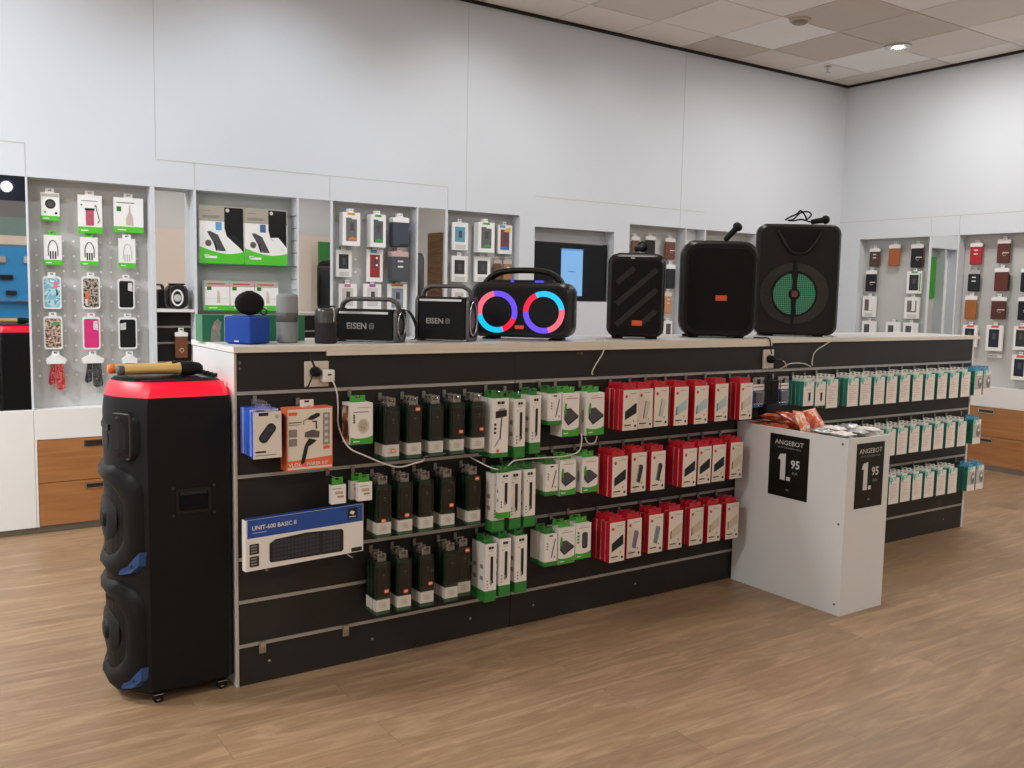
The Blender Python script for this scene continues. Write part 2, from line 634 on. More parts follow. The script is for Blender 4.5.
tag(b.build('display_plinth', loc=(6.32, YF + .3, 0)), 'white plinth under the green banner at the opposite wall', 'plinth')
b = B()
b.box(-.04, 0, 0, .47, 0, 2.45, wood('rough_brown_boards', '#4b3625', '#7c5f40', axis=1, scale=2.0, rough=.7))
tag(b.build('wood_cladding_board', loc=(XR - .002, -2.55, 0)), 'brown board cladding on the right wall, reflected in a narrow mirror', 'wall board')

# ------------------------------------------------------------------ niches of the back wall
def pegboard(x0, x1, m, label, cols=(), z0=.9, z1=1.75, wall='back', zt=ZN, zb=ZS):
    b = B()
    dot = mat('#f4f4f2', .4, var=0.0)
    if wall == 'back':
        b.box(x0, x1, YN - .012, YN - .002, zb, zt, m)
        for c in cols:
            z = z0
            while z < z1:
                b.print_(circ(.0068, 8, c, z), dot, y=YN - .0128)
                z += .0865
    else:
        b.box(XN - .012, XN - .002, x0, x1, zb, zt, m)
    o = b.build('pegboard_panel')
    return tag(o, label, 'pegboard')

pegboard(.643, 1.292, PEGB, 'grey pegboard with white peg holes holding waterproof pouches, leftmost niche', (.69, .83, .885, 1.03, 1.085, 1.235))
pegboard(1.559, 2.2, GREYB, 'greenish grey back panel behind the two speaker cartons on the shelf')
pegboard(2.449, 3.077, PEGB, 'grey pegboard with phone cases, left of the wood reflecting mirror', (2.66, 2.87), .95, 1.75)
pegboard(3.327, 3.952, PEGB, 'grey pegboard with phone cases left of the wall screen', (3.56,), .95, 1.75)
pegboard(5.047, 5.682, PEGB, 'grey pegboard with phone cases right of the wall screen', (5.25, 5.45), .95, 1.75)
pegboard(5.925, 6.56, PEGB, 'grey pegboard half hidden behind the large black loudspeakers')
pegboard(4.839, 5.563, PEGB, 'grey pegboard of leather phone cases nearest the corner on right wall', wall='right')
pegboard(3.834, 4.558, PEGB, 'grey pegboard of brown and red phone cases at right picture edge', wall='right')
pegboard(2.84, 3.566, PEGB, 'grey empty pegboard outside the right picture edge', wall='right')

# mirrors in the narrow bays
def mirror(x0, x1, z0, z1, label, wall='back', flush=True):
    b = B()
    if wall == 'back':
        y = YW + .006 if flush else YN - .012
        b.box(x0, x1, y, y + .01, z0, z1, BOARD, {'-y': MIRROR})
    else:
        b.box(XR + .006, XR + .016, x0, x1, z0, z1, BOARD, {'-x': MIRROR})
    tag(b.build('mirror_panel'), label, 'mirror', 'narrow mirrors between the niches')
mirror(.405, .633, ZS, ZN, 'narrow mirror at the left picture edge reflecting the red topped speaker')
mirror(1.317, 1.545, 1.292, ZN, 'narrow mirror behind the white ringed speaker stand-in', flush=False)
mirror(2.213, 2.434, ZS, ZN, 'narrow mirror between the shelf niche and the phone case niche')
mirror(3.088, 3.31, ZS, ZN, 'narrow mirror right of the red phone case, reflecting brown boards')
mirror(4.572, 4.82, ZS, ZN, 'narrow mirror on right wall reflecting a green strip', 'right')
mirror(3.58, 3.82, ZS, ZN, 'narrow mirror on right wall outside the picture edge', 'right')
b = B(); b.box(5.69, 5.911, YN - .012, YN, ZS, ZN, mat('#f2f4f5', .3, var=.01))
tag(b.build('white_panel'), 'bright white narrow panel between two phone case niches behind black speaker', 'panel')

# solid shelf and dark slats standing in for a mirror reflection
def slat_bay(x0, x1, zs, label1, label2):
    b = B(); b.box(x0 + .002, x1 - .002, YW + .004, YN - .014, zs - .018, zs, WHITE)
    tag(b.build('narrow_shelf'), label1, 'shelf')
    t = thing('slat_panel', label2, 'slat panel', ((x0 + x1) / 2, YN, ZS))
    w = (x1 - x0) / 2
    q = B(); q.box(-w, w, -.014, 0, 0, zs - .02 - ZS, DARK); q.build('panel', t)
    for z in (.12, .24, .36, .46):
        q = B(); q.box(-w + .002, w - .002, -.019, -.0145, z, z + .012, ALU); q.build('rail', t)
slat_bay(1.317, 1.545, 1.292, 'small white shelf standing in for the reflected countertop', 'dark slat panel with rails standing in for the reflected counter rear')

# glass shelves of the carton niche
GLASS = clear_plastic('green_edged_glass', '#dff0e6', .12, .03)
GREDGE = mat('#3b6b52', .2, var=.05)
for z, lb in ((1.578, 'glass shelf under the two tall speaker cartons'), (1.286, 'glass shelf under the row of white and green cartons'), (1.0, 'lowest glass shelf of the niche behind the counter')):
    b = B(); b.box(1.562, 2.197, YW + .006, YN - .014, z - .008, z, GLASS, {'-y': GREDGE})
    tag(b.build('glass_shelf'), lb, 'shelf')
b = B()
for z in (1.42, 1.49, 1.66, 1.74, 1.82, 1.9):
    b.box(2.1975, 2.1995, YW + .01, YN - .02, z, z + .006, mat('#777a78', .4))
struct(b.build('trim_4'))

# ------------------------------------------------------------------ base units
def base_unit(x0, x1, drawers, label, wall='back'):
    w = x1 - x0
    if wall == 'back':
        t = thing('base_cabinet', label, 'cabinet', (x0, 5.776, 0), 0)
    else:
        t = thing('base_cabinet', label, 'cabinet', (XR - .02, x1, 0), -PI / 2)
    q = B()
    q.box(0, w, .022, .134, .04, ZS - .03, WHITE)
    if drawers:
        q.box(0, w, 0, .022, .545, ZS - .03, WHITE)
        q.box(0, .012, 0, .022, .04, .545, WHITE); q.box(w - .012, w, 0, .022, .04, .545, WHITE)
    else:
        q.box(0, w, 0, .022, .04, ZS - .03, WHITE)
    q.build('body', t)
    q = B(); q.box(0, w, .0, .134, ZS - .03, ZS - .001, WHITE); q.build('top_ledge', t)
    q = B(); q.box(0, w, .03, .134, 0, .04, mat('#8f8a84', .4, metal=.3)); q.build('plinth', t)
    if drawers:
        for z0, z1 in ((.046, .292), (.296, .542)):
            d = B(); d.box(.015, w - .015, -.002, .021, z0, z1, CABW if True else CABWY); d = d.build('drawer', t)
            h = B()
            hx = w * .49
            h.box(hx - .07, hx + .07, -.006, -.0025, z1 - .052, z1 - .014, CHROME)
            h.box(hx - .062, hx + .062, -.0068, -.006, z1 - .046, z1 - .024, mat('#4a4640', .4, metal=.5))
            h.box(hx - .07, hx + .07, -.02, -.006, z1 - .022, z1 - .014, CHROME)
            h = h.build('handle', d)
base_unit(.638, 1.304, True, 'wall cabinet with two orange wood drawers, left behind the tall speaker')
base_unit(XL + .01, .636, False, 'white closed base panel at the left picture edge under the mirror')
base_unit(1.306, 2.206, False, 'white base unit behind the left end of the counter')
base_unit(2.208, 3.082, False, 'white base unit behind the counter below the phone cases')
base_unit(3.084, 4.06, False, 'white base unit behind the counter left of screen')
base_unit(4.062, 5.0, False, 'white base unit behind the counter below the screen')
base_unit(5.002, 5.92, False, 'white base unit behind the counter right of screen')
base_unit(5.922, 7.62, False, 'white base unit in the far corner behind the counter')
base_unit(4.832, 5.58, True, 'orange drawer cabinet on right wall nearest the corner', 'right')
base_unit(3.828, 4.564, True, 'orange drawer cabinet on right wall beside the counter end', 'right')
base_unit(2.83, 3.572, True, 'orange drawer cabinet on right wall beyond the picture edge', 'right')
base_unit(4.566, 4.830, False, 'narrow white base panel under the right wall mirror', 'right')
base_unit(3.574, 3.826, False, 'narrow white base panel right of the orange drawers', 'right')
base_unit(-1.4, 2.828, False, 'long white base panel on right wall beside the viewer', 'right')

# ------------------------------------------------------------------ wall screen
t = thing('display_screen', 'black wall screen showing a light blue portrait picture', 'screen', (4.495, YN - .002, 1.385))
q = B(); q.rbox(-.37, .37, -.06, -.005, 0, .455, .006, BLACKS); q.build('bezel', t)
q = B(); q.box(-.357, .357, -.0615, -.0602, .012, .443, mat('#0b0b0c', .12, var=.05)); 
SCRB = glow('#7fb4e6', .85)
q.pr(-.102, .115, .035, .405, SCRB, y=-.0622)
q.pr(-.102, .115, .395, .408, glow('#5b95d4', .8), y=-.0626)
q.pr(-.03, .04, .226, .230, mat('#33557f', .5), y=-.063); q.pr(.002, .012, .230, .234, mat('#33557f', .5), y=-.063)
q.build('display', t)

# ------------------------------------------------------------------ ceiling fittings
t = thing('ceiling_spotlight', 'lit swivelling spotlight recessed in a pale ceiling tile', 'ceiling light', (6.87, 4.66, ZC))
q = B(); q.lathe([(.05, -.002), (.10, -.002), (.105, -.012), (.085, -.02), (.055, -.012), (.042, .002)], mat('#d8d8d6', .4, metal=.4), n=32, cap=False); q.build('trim_ring', t, smooth=40)
q = B(); q.lathe([(.0, -.010), (.034, -.012), (.04, -.006), (.04, .0)], glow('#fff6ea', 30.0), n=24, cap=False); q.build('lens', t, smooth=40)
t = thing('smoke_detector', 'round white smoke detector on a ceiling tile', 'detector', (5.66, 4.67, ZC))
q = B(); q.lathe([(.0, -.036), (.045, -.036), (.055, -.028), (.06, -.018)], mat('#8f8478', .6), n=28, cap=False); q.build('sensor_head', t, smooth=40)
q = B(); q.lathe([(.055, -.02), (.075, -.014), (.078, 0)], mat('#bdb2a6', .6), n=28, cap=False); q.build('base', t, smooth=40)
t = thing('sprinkler', 'small metal fire sprinkler hanging from the ceiling near the corner', 'sprinkler', (6.97, 5.416, ZC))
q = B(); q.lathe([(.035, -.001), (.035, -.006), (.014, -.009), (.012, -.03)], CHROME, n=16, cap=False); q.build('escutcheon', t, smooth=40)
q = B(); q.lathe([(.006, -.028), (.006, -.05), (.026, -.052), (.026, -.055), (.001, -.056)], CHROME, n=16, cap=False); q.build('deflector', t)
# ------------------------------------------------------------------ slatwall counter
GX0, GX1, GY, GYB = 0.970, 5.610, 3.1605, 3.680
GZ = 1.200
def slat_unit(x0, x1, label, extra=(), clips=(), endpanel=None, bolts=()):
    t = thing('slatwall_unit', label, 'display counter', (x0, GY, 0))
    w = x1 - x0
    ml = .009 if endpanel == 'left' else .0008
    q = B(); q.box(ml, w - .002, .022, GYB - GY - .02, 0.0, 1.198, BOARD); q.build('carcass', t)
    q = B(); q.box(ml, w - .0005, 0, .022, 1.066, 1.198, DARK)
    for bx, bz in bolts:
        q.lathe([(.006, -.0015), (.005, -.002), (.0, -.0022)], mat('#6b645c', .4, metal=.6), n=10, c=(bx, 0, bz), axis='y')
    q.build('fascia_panel', t)
    zs = sorted([.0, .142, .46, .757, 1.052] + list(extra))
    for a, c in zip(zs, zs[1:]):
        q = B(); q.box(ml, w - .002, 0.001, .022, a + .012 if a > 0 else 0.0, c, DARK)
        if a == 0:
            for bx in (.12, w * .45, w - .2):
                q.lathe([(.005, -.0008), (.004, -.0015), (.0, -.0016)], mat('#b0a89c', .4, metal=.6), n=10, c=(bx, 0, .075), axis='y')
        q.build('slat_panel', t)
    for z in zs[1:]:
        q = B()
        q.box(ml + .0005, w - .003, -.004, .001, z + .009, z + .012, ALU)
        q.box(ml + .0005, w - .003, -.004, .001, z, z + .003, ALU)
        q.box(ml + .0005, w - .003, .012, .0215, z + .003, z + .009, DARKB)
        q.box(ml + .0005, w - .003, -.0025, .012, z + .0035, z + .0085, ALU)
        q.build('aluminium_rail', t)
    q = B(); q.box(ml, w - .002, GYB - GY - .0195, GYB - GY, 0, 1.198, DARK)
    for z in zs[1:]:
        q.box(ml, w - .002, GYB - GY, GYB - GY + .003, z, z + .012, ALU)
    q.build('rear_slat_panel', t)
    if endpanel == 'left':
        q = B(); q.box(.000, .0085, -.003, GYB - GY, 0, 1.198, mat('#d5d5d4', .35, var=.02), {'-y': mat('#b8a892', .45)}); q.build('end_panel', t)
    if endpanel == 'right':
        q = B(); q.box(w - .0015, w + .014, -.004, GYB - GY, 0, 1.198, mat('#d5d5d4', .35, var=.02)); q.build('end_panel', t)
    return t
slat_unit(GX0, 2.146, 'left dark slatwall unit of the counter beside the tall red topped speaker', extra=(.304,), endpanel='left', bolts=((.02, 1.165), (.02, 1.145)))
slat_unit(2.146, 3.722, 'middle dark slatwall unit of the counter carrying the red cartons', bolts=((.33, 1.17), (.35, 1.17)))
slat_unit(3.722, GX1, 'right dark slatwall unit of the counter carrying the teal and white cartons', endpanel='right')

CTOP = mat('#dddbd7', .3, var=.02, scale=3)
CEDGE = mat('#d8cebd', .5, var=.08, scale=14)
t = thing('countertop', 'long white countertop with worn beige front edge along the slatwall counter', 'countertop', (0.966, 3.148, 1.2))
q = B(); q.box(0, 4.70, 0, .54, 0.0005, .021, CTOP, {'-y': CEDGE, '-x': BOARD, '+x': BOARD}); q.build('slab', t)
q = B(); q.box(.342, 2.756, -.003, .0115, -.0155, 0, CEDGE); q.build('front_strip', t)
CT = 1.2215

# ------------------------------------------------------------------ hooks and hanging cartons
def hook_proto(L):
    b = B()
    b.box(-.007, .007, -.0065, -.0045, -.006, .022, mat('#8d8a86', .4, metal=.7))
    b.tube([(0, -.006, 0), (0, -L, 0), (0, -L - .004, .006)], .0022, CHROME, n=6)
    return b
_hook_mesh = {}
def hook(x, y, z, L, label, group='hooks on the counter'):
    if L not in _hook_mesh:
        o = hook_proto(L).build('hanging_hook')
        _hook_mesh[L] = o.data
    else:
        o = bpy.data.objects.new('hanging_hook', _hook_mesh[L])
        COL.objects.link(o)
    o.location = (x, y, z)
    tag(o, label, 'hook', group)
    return o

def hang_tab(t, w, h, d, m, th=.0016, hh=.0255):
    b = B()
    y0, y1 = d / 2 - th / 2, d / 2 + th / 2
    b.box(-w / 2, w / 2, y0, y1, h + .0002, h + .015, m)
    b.box(-w / 2, w / 2, y0, y1, h + .0225, h + hh, m)
    b.box(-w / 2, -.009, y0, y1, h + .015, h + .0225, m)
    b.box(.009, w / 2, y0, y1, h + .015, h + .0225, m)
    return b.build('hang_tab', t)

def carton(name, label, cat, w, h, d, front, side, top, tabm, tabw, prints=None, group=None, bottom=None):
    t = thing(name, label, cat, (0, 0, 0), 0, group)
    b = B()
    b.box(-w / 2, w / 2, 0, d, 0, h, side, {'-y': front, '+z': top, '-z': bottom or side})
    if prints:
        prints(b, w, h, d)
    b.build('carton', t)
    hang_tab(t, tabw, h, d, tabm)
    return t

_proto = {}
def stack(key, make, x, base, n, y0, d, labels, group, h, rowname, hooklabel, gap=.004, tilt=0.012):
    """n cartons one behind another on one hook; the first ever made is used itself."""
    for k in range(n):
        loc = (x + random.uniform(-.0015, .0015), y0 + k * (d + gap), base + (0 if k == 0 else random.uniform(-.001, .001)))
        rot = (0, random.uniform(-.008, .008), random.uniform(-tilt, tilt))
        if key not in _proto:
            t = make()
            t.location = loc
            t.rotation_euler = rot
            t['label'] = labels[k]
            if group: t['group'] = group
            _proto[key] = t
        else:
            dup(_proto[key], loc, labels[k], group, rot)
    if hooklabel:
        hook(x, GY - .004, base + h + .0195, max(.06, round(GY - y0 - d / 2 + .004, 2)), hooklabel)

# printing inks
INK = mat('#2c2a2a', .5, var=.05)
INKG = mat('#8b857e', .5, var=.05)
PAPER = mat('#ded3c4', .45, var=.02, scale=10)
PAPERW = mat('#e4ded6', .45, var=.02, scale=10)
RED = mat('#bd142b', .38, var=.05, scale=12, coat=.3)
REDINK = mat('#c03a3a', .5)
ORANGE = mat('#e0643a', .5, var=.04)
GREEN = mat('#3f9a2c', .4, var=.05, coat=.2)
GREEND = mat('#2f7a33', .4, var=.05)
TEAL = mat('#238672', .4, var=.05)
TEALL = mat('#6cc3ab', .4, var=.05)

# --- red power bank cartons
BANK = {'black slanted': ('#2a2a2c', 0), 'black upright': ('#37373b', 1), 'pale grey upright': ('#c2c0b4', 1), 'pale blue slanted': ('#a5bdbd', 0),
        'pale cream slanted': ('#cdc1ae', 0), 'purple upright': ('#7a6a86', 1), 'blue grey upright': ('#77808a', 1), 'beige slanted': ('#cbb9a0', 0)}
def red_make(kind):
    col, shape = BANK[kind]
    def prints(b, w, h, d):
        f = lambda u, v: ((u - .5) * w, v * h)
        m = mat(col, .4, var=.06)
        b.pr(-w / 2 + .001, w / 2 - .001, .001, h - .001, PAPER, y=-.0004)
        if shape == 0:
            b.print_([f(.14, .26), f(.9, .42), f(.9, .66), f(.8, .66), f(.14, .47)], m, y=-.0009)
            b.print_([f(.14, .26), f(.2, .27), f(.2, .49), f(.14, .47)], INK, y=-.0013)
        else:
            b.print_([f(.33, .27), f(.6, .22), f(.80, .62), f(.74, .68), f(.5, .70)], m, y=-.0009)
            b.print_([f(.33, .27), f(.40, .255), f(.56, .70), f(.5, .70)], INKG, y=-.0013)
        b.print_(circ(.0075, 10, *f(.2, .84)), REDINK, y=-.0009)
        b.pr(*[f(.42, 0)[0], f(.84, 0)[0], h * .90, h * .915], INKG, y=-.0009)
        b.pr(f(.1, 0)[0], f(.55, 0)[0], h * .115, h * .145, INK, y=-.0009)
        b.pr(f(.1, 0)[0], f(.42, 0)[0], h * .06, h * .07, INKG, y=-.0009)
        b.print_(circ(.0065, 8, *f(.83, .1)), INK, y=-.0009)
        b.pr(f(.68, 0)[0], f(.76, 0)[0], h * .2, h * .25, INKG, y=-.0009)
    return lambda: carton('power_bank_carton', '', 'carton', .087, .178, .027, PAPER, RED, RED, RED, .074, prints)

RR = [
 (1.034, .838, [(2.658, 'black slanted', 4), (2.772, 'pale grey upright', 3), (2.867, 'pale grey upright', 3), (2.993, 'pale blue slanted', 3), (3.123, 'pale blue slanted', 3), (3.256, 'pale blue slanted', 3), (3.426, 'pale cream slanted', 3)]),
 (0.748, .549, [(2.608, 'black slanted', 4), (2.745, 'black upright', 3), (2.861, 'black upright', 3), (3.031, 'black slanted', 4), (3.158, 'black slanted', 3), (3.253, 'black slanted', 3), (3.375, 'pale cream slanted', 3)]),
 (0.452, .254, [(2.605, 'black slanted', 4), (2.732, 'purple upright', 3), (2.862, 'blue grey upright', 3), (2.986, 'beige slanted', 3), (3.120, 'beige slanted', 3), (3.239, 'beige slanted', 3), (3.366, 'beige slanted', 3)]),
]
for r, (hz, base, cols) in enumerate(RR):
    for c, (x, kind, n) in enumerate(cols):
        nb = n
        labs = []
        for k in range(n):
            if k == 0:
                labs.append(f'red carton picturing a {kind} power bank, front of {ORD[c]} red stack, {ROWS[r]} row')
            else:
                labs.append(f'red power bank carton, {DEPTH[k]} from front in {ORD[c]} red stack, {ROWS[r]} row')
        stack('red ' + kind, red_make(kind), x, base + random.uniform(-.003, .003), n, 3.04 - (.03 if n == 4 else 0), .027, labs,
              'red power bank cartons on the counter', .178, ROWS[r], f'metal hook carrying the {ORD[c]} red stack, {ROWS[r]} row')

# --- dark phone case boxes with clear covers
COVER = CLEARD
def dark_make(var):
    def make():
        w, h, d = .058, .200, .026
        t = thing('phone_case_box', '', 'phone case box')
        b = B()
        b.box(-w / 2, w / 2, 0, d, .014, .058, mat('#c9c4b9', .5, var=.03))
        b.box(-w / 2 - .0006, w / 2 + .0006, -.0006, d + .0006, 0, .014, mat('#33503a', .5, var=.05))
        for rr_ in range(3):
            b.pr(-.016, .012 - rr_ * .004, .026 + rr_ * .008, .0285 + rr_ * .008, mat('#aaa298', .5))
        b.print_(circ(.011, 14, .004, .036), mat('#bdb6ab', .5), y=-.0004)
        b.build('paper_sleeve', t)
        b = B()
        b.box(-w / 2 + .001, w / 2 - .001, d - .004, d - .001, .058, h - .002, mat('#24392a', .5, var=.1))
        b.box(-w / 2 + .0008, -w / 2 + .0022, .002, d - .004, .058, h - .004, mat('#2f4a35', .5, var=.1))
        b.build('backing_card', t)
        b = B()
        b.yloft([(rrect(.040, .110, .006, 3, .002, .124), .006), (rrect(.043, .113, .007, 3, .002, .124), .0085), (rrect(.043, .113, .007, 3, .002, .124), .018)],
                mat('#221d1d' if var % 2 else '#1b1b1b', .45, var=.15))
        b.print_(circ(.004, 10, .006, .150), mat('#5a5652', .35), y=.0054)
        b.print_(circ(.003, 10, .006, .138), mat('#4a4642', .35), y=.0054)
        b.build('phone_case', t, smooth=40)
        b = B()
        b.box(-w / 2 - .0008, w / 2 + .0008, -.0008, d + .0008, .0585, h, COVER)
        b.build('clear_cover', t)
        b = B()
        th = .0012
        y0, y1 = d / 2 - th, d / 2 + th
        m = clear_tab
        b.box(-.018, .018, y0, y1, h + .0006, h + .015, m); b.box(-.018, .018, y0, y1, h + .027, h + .032, m)
        b.box(-.018, -.011, y0, y1, h + .015, h + .027, m); b.box(.011, .018, y0, y1, h + .015, h + .027, m)
        b.build('hang_tab', t)
        if var:
            b = B()
            sx, sz = [(0, 0), (.004, .034), (.012, .186), (.014, .088), (.014, .092), (.006, .075), (-.002, .065)][var]
            b.prism(rrect(.019, .014, .003, 2, sx, sz), -.0022, -.0014, ORANGE)
            for i in range(3):
                b.pr(sx - .006 + i * .0045, sx - .003 + i * .0045, sz - .003, sz + .003, mat('#f0d6c4', .5), y=-.0024)
            b.build('price_sticker', t)
        return t
    return make
clear_tab = clear_plastic('clear_hang_tab', '#dcdcda', .3, .15)
DRR = [
 (.797, [(1.522, 1), (1.616, 2), (1.710, 0), (1.802, 3), (1.896, 4)]),
 (.506, [(1.490, 6), (1.580, 5), (1.670, 0), (1.765, 4), (1.884, 2)]),
 (.211, [(1.487, 3), (1.578, 5), (1.675, 3), (1.784, 0), (1.862, 2)]),
]
STK = ['no sticker', 'orange sticker on base', 'orange sticker near top', 'orange sticker at right', 'orange sticker at edge', 'orange sticker low down', 'orange sticker low left']
for r, (base, cols) in enumerate(DRR):
    for c, (x, var) in enumerate(cols):
        n = 3
        labs = []
        for k in range(n):
            if k == 0:
                labs.append(f'black phone case box, {STK[var]}, front of {ORD[c]} dark stack, {ROWS[r]} row')
            else:
                labs.append(f'black phone case box, {DEPTH[k]} from front in {ORD[c]} dark stack, {ROWS[r]} row')
        y0 = 3.044 + (.03 if (r == 2 and c == 4) else 0)
        n = 2 if (r == 2 and c == 4) else 3
        stack(f'dark {var}', dark_make(var), x, base, 1, y0, .026, labs, 'black phone case boxes on the counter', .2, ROWS[r],
              f'metal hook carrying the {ORD[c]} dark stack, {ROWS[r]} row', tilt=.008)
        for k in range(1, n):
            stack('dark 0', dark_make(0), x, base, 1, y0 + k * .031, .026, [labs[k]], 'black phone case boxes on the counter', .2, ROWS[r], None, tilt=.008)

# --- white and green cartons
def white_make(name, w, h, d, kind, cat='carton', sidem=None, band=.2):
    sm = sidem or PAPERW
    def prints(b, w, h, d):
        f = lambda u, v: ((u - .5) * w, v * h)
        if kind == 'plain': return
        zb = .045 if h > .2 else h * .13
        g = GREEND if h > .2 else GREEN
        if kind in ('selfie', 'stick'):
            b.box(-w / 2 - .0005, w / 2 + .0005, -.0005, d + .0005, -.0003, zb if kind == 'stick' else .018, g)
            b.pr(-w * .22, -.001, h * .90, h * .945, INK, y=-.0010); b.pr(.001, w * .22, h * .90, h * .945, INK, y=-.0010)
            b.pr(-w * .2, w * .2, h * .865, h * .872, INKG, y=-.0010)
        if kind == 'selfie':
            b.print_([f(.18, .66), f(.88, .69), f(.88, .80), f(.18, .78)], INK, y=-.0010)
            b.print_([f(.30, .78), f(.8, .80), f(.74, .83), f(.4, .82)], INKG, y=-.0010)
            b.print_([f(.44, .30), f(.52, .30), f(.60, .68), f(.54, .68)], INK, y=-.0010)
            b.print_([f(.1, .17), f(.3, .22), f(.42, .30), f(.36, .30)], INKG, y=-.0010)
            for i in range(3):
                b.pr(f(.1, 0)[0], f(.24, 0)[0], h * (.4 + i * .07), h * (.44 + i * .07), INK, y=-.0010)
            b.print_(circ(.008, 10, *f(.36, .11)), ORANGE, y=-.0010)
        if kind == 'stick':
            b.print_(rrect(w * .24, h * .47, .004, 3, w * .08, h * .54), INK, y=-.0010)
            b.print_([f(.46, .28), f(.58, .28), f(.58, .36), f(.46, .36)], INKG, y=-.0012)
            for i in range(3):
                b.print_(circ(.003, 8, *f(.2, .25 + i * .055)), INK, y=-.0010)
            b.print_(circ(.0022, 8, *f(.26, .80)), INK, y=-.0010)
            for i in range(2):
                b.quad([(-w / 2 - .0006, d * .75, h * (.36 + .2 * i)), (-w / 2 - .0006, d * .3, h * (.36 + .2 * i)), (-w / 2 - .0006, d * .3, h * (.43 + .2 * i)), (-w / 2 - .0006, d * .75, h * (.43 + .2 * i))], INKG)
        if kind == 'stylus':
            b.box(-w / 2 - .0005, w / 2 + .0005, -.0005, d + .0005, -.0003, h * .13, GREEND)
            b.pr(-w * .15, w * .12, h * .9, h * .945, INK, y=-.0010)
            b.print_([f(.5, .24), f(.58, .26), f(.86, .80), f(.80, .82)], INK, y=-.0010)
            for i in range(3):
                b.pr(f(.14, 0)[0], f(.26, 0)[0], h * (.5 + i * .085), h * (.55 + i * .085), INKG, y=-.0010)
            b.print_(circ(.004, 8, *f(.82, .26)), mat('#a04a3a', .5), y=-.0010)
        if kind in ('bank', 'bankv'):
            pts = [f(0, 0), f(1, 0), f(1, .21), f(.8, .165), f(.5, .145), f(.2, .155), f(0, .19)]
            b.print_(pts, GREEN, y=-.0008)
            b.pr(f(.1, 0)[0], f(.36, 0)[0], h * .06, h * .085, PAPERW, y=-.0012)
            b.pr(f(.2, 0)[0], f(.85, 0)[0], h * .875, h * .888, REDINK, y=-.0010)
            b.pr(f(.3, 0)[0], f(.6, 0)[0], h * .93, h * .938, INKG, y=-.0010)
            if kind == 'bank':
                b.print_([f(.10, .40), f(.36, .25), f(.96, .43), f(.94, .48), f(.48, .66), f(.12, .64)], INK, y=-.0010)
                b.print_([f(.10, .44), f(.36, .29), f(.96, .47), f(.48, .66), f(.14, .62)], mat('#46444a', .35), y=-.0013)
                b.print_([f(.08, .56), f(.22, .5), f(.24, .76), f(.14, .78)], GREEN, y=-.0015)
            else:
                b.print_(rrect(w * .36, h * .46, .01, 3, w * .1, h * .52), INK, y=-.0010)
                b.print_(rrect(w * .28, h * .40, .01, 3, w * .1, h * .53), mat('#46444a', .35), y=-.0013)
                for i in range(4):
                    b.pr(f(.1, 0)[0], f(.24, 0)[0], h * (.45 + i * .09), h * (.51 + i * .09), GREEN, y=-.0010)
            b.quad([(-w / 2 - .0006, d * .8, h * .3), (-w / 2 - .0006, d * .5, h * .3), (-w / 2 - .0006, d * .5, h * .6), (-w / 2 - .0006, d * .8, h * .6)], INKG)
        if kind == 'adapter':
            pts = [f(0, 0), f(1, 0), f(1, .2), f(.8, .16), f(.5, .14), f(.2, .15), f(0, .18)]
            b.print_(pts, GREEN, y=-.0008)
            b.pr(f(.12, 0)[0], f(.4, 0)[0], h * .06, h * .085, PAPERW, y=-.0012)
            b.print_(circ(.022, 20, *f(.57, .44), ez=.027), mat('#c6b9a8', .4), y=-.0010)
            b.print_(circ(.016, 20, *f(.56, .45), ez=.020), mat('#b3a696', .4), y=-.0013)
            for u, vv in ((.5, .42), (.6, .40)):
                b.print_(circ(.002, 8, *f(u, vv)), INK, y=-.0016)
            for i in range(4):
                b.print_(circ(.0042, 10, *f(.16, .54 + i * .056)), mat('#3c6e36', .5), y=-.0010)
            b.pr(f(.12, 0)[0], f(.8, 0)[0], h * .78, h * .795, INK, y=-.0010)
            b.pr(f(.3, 0)[0], f(.9, 0)[0], h * .89, h * .90, REDINK, y=-.0010)
            m = speckle_material('brown_photo_print', ['#7a4a2e', '#9a6a48', '#cdb49a', '#e0d4c4'], 18)
            b.quad([(-w / 2 - .0006, d, .01), (-w / 2 - .0006, d * .12, .01), (-w / 2 - .0006, d * .3, h * .6), (-w / 2 - .0006, d * .2, h - .01)], m)
            b.quad([(-w / 2 - .0007, d, .01), (-w / 2 - .0007, d * .2, h - .01), (-w / 2 - .0007, d, h - .01), (-w / 2 - .0007, d, .02)], m)
        if kind == 'small':
            b.pr(-w * .25, w * .3, h * .5, h * .66, mat('#b9a58e', .5), y=-.0008)
            b.pr(-w * .1, w * .34, h * .32, h * .42, mat('#a08a72', .5), y=-.0008)
            b.pr(-w * .4, w * .2, h * .78, h * .82, INKG, y=-.0008)
    topm = {'selfie': GREEND, 'stick': GREEND, 'stylus': GREEND}.get(kind, GREEN)
    return lambda: carton(name, '', cat, w, h, d, PAPERW, sm, PAPERW if kind in ('bank', 'bankv', 'adapter') else topm, topm, min(w * .75, .06), prints)

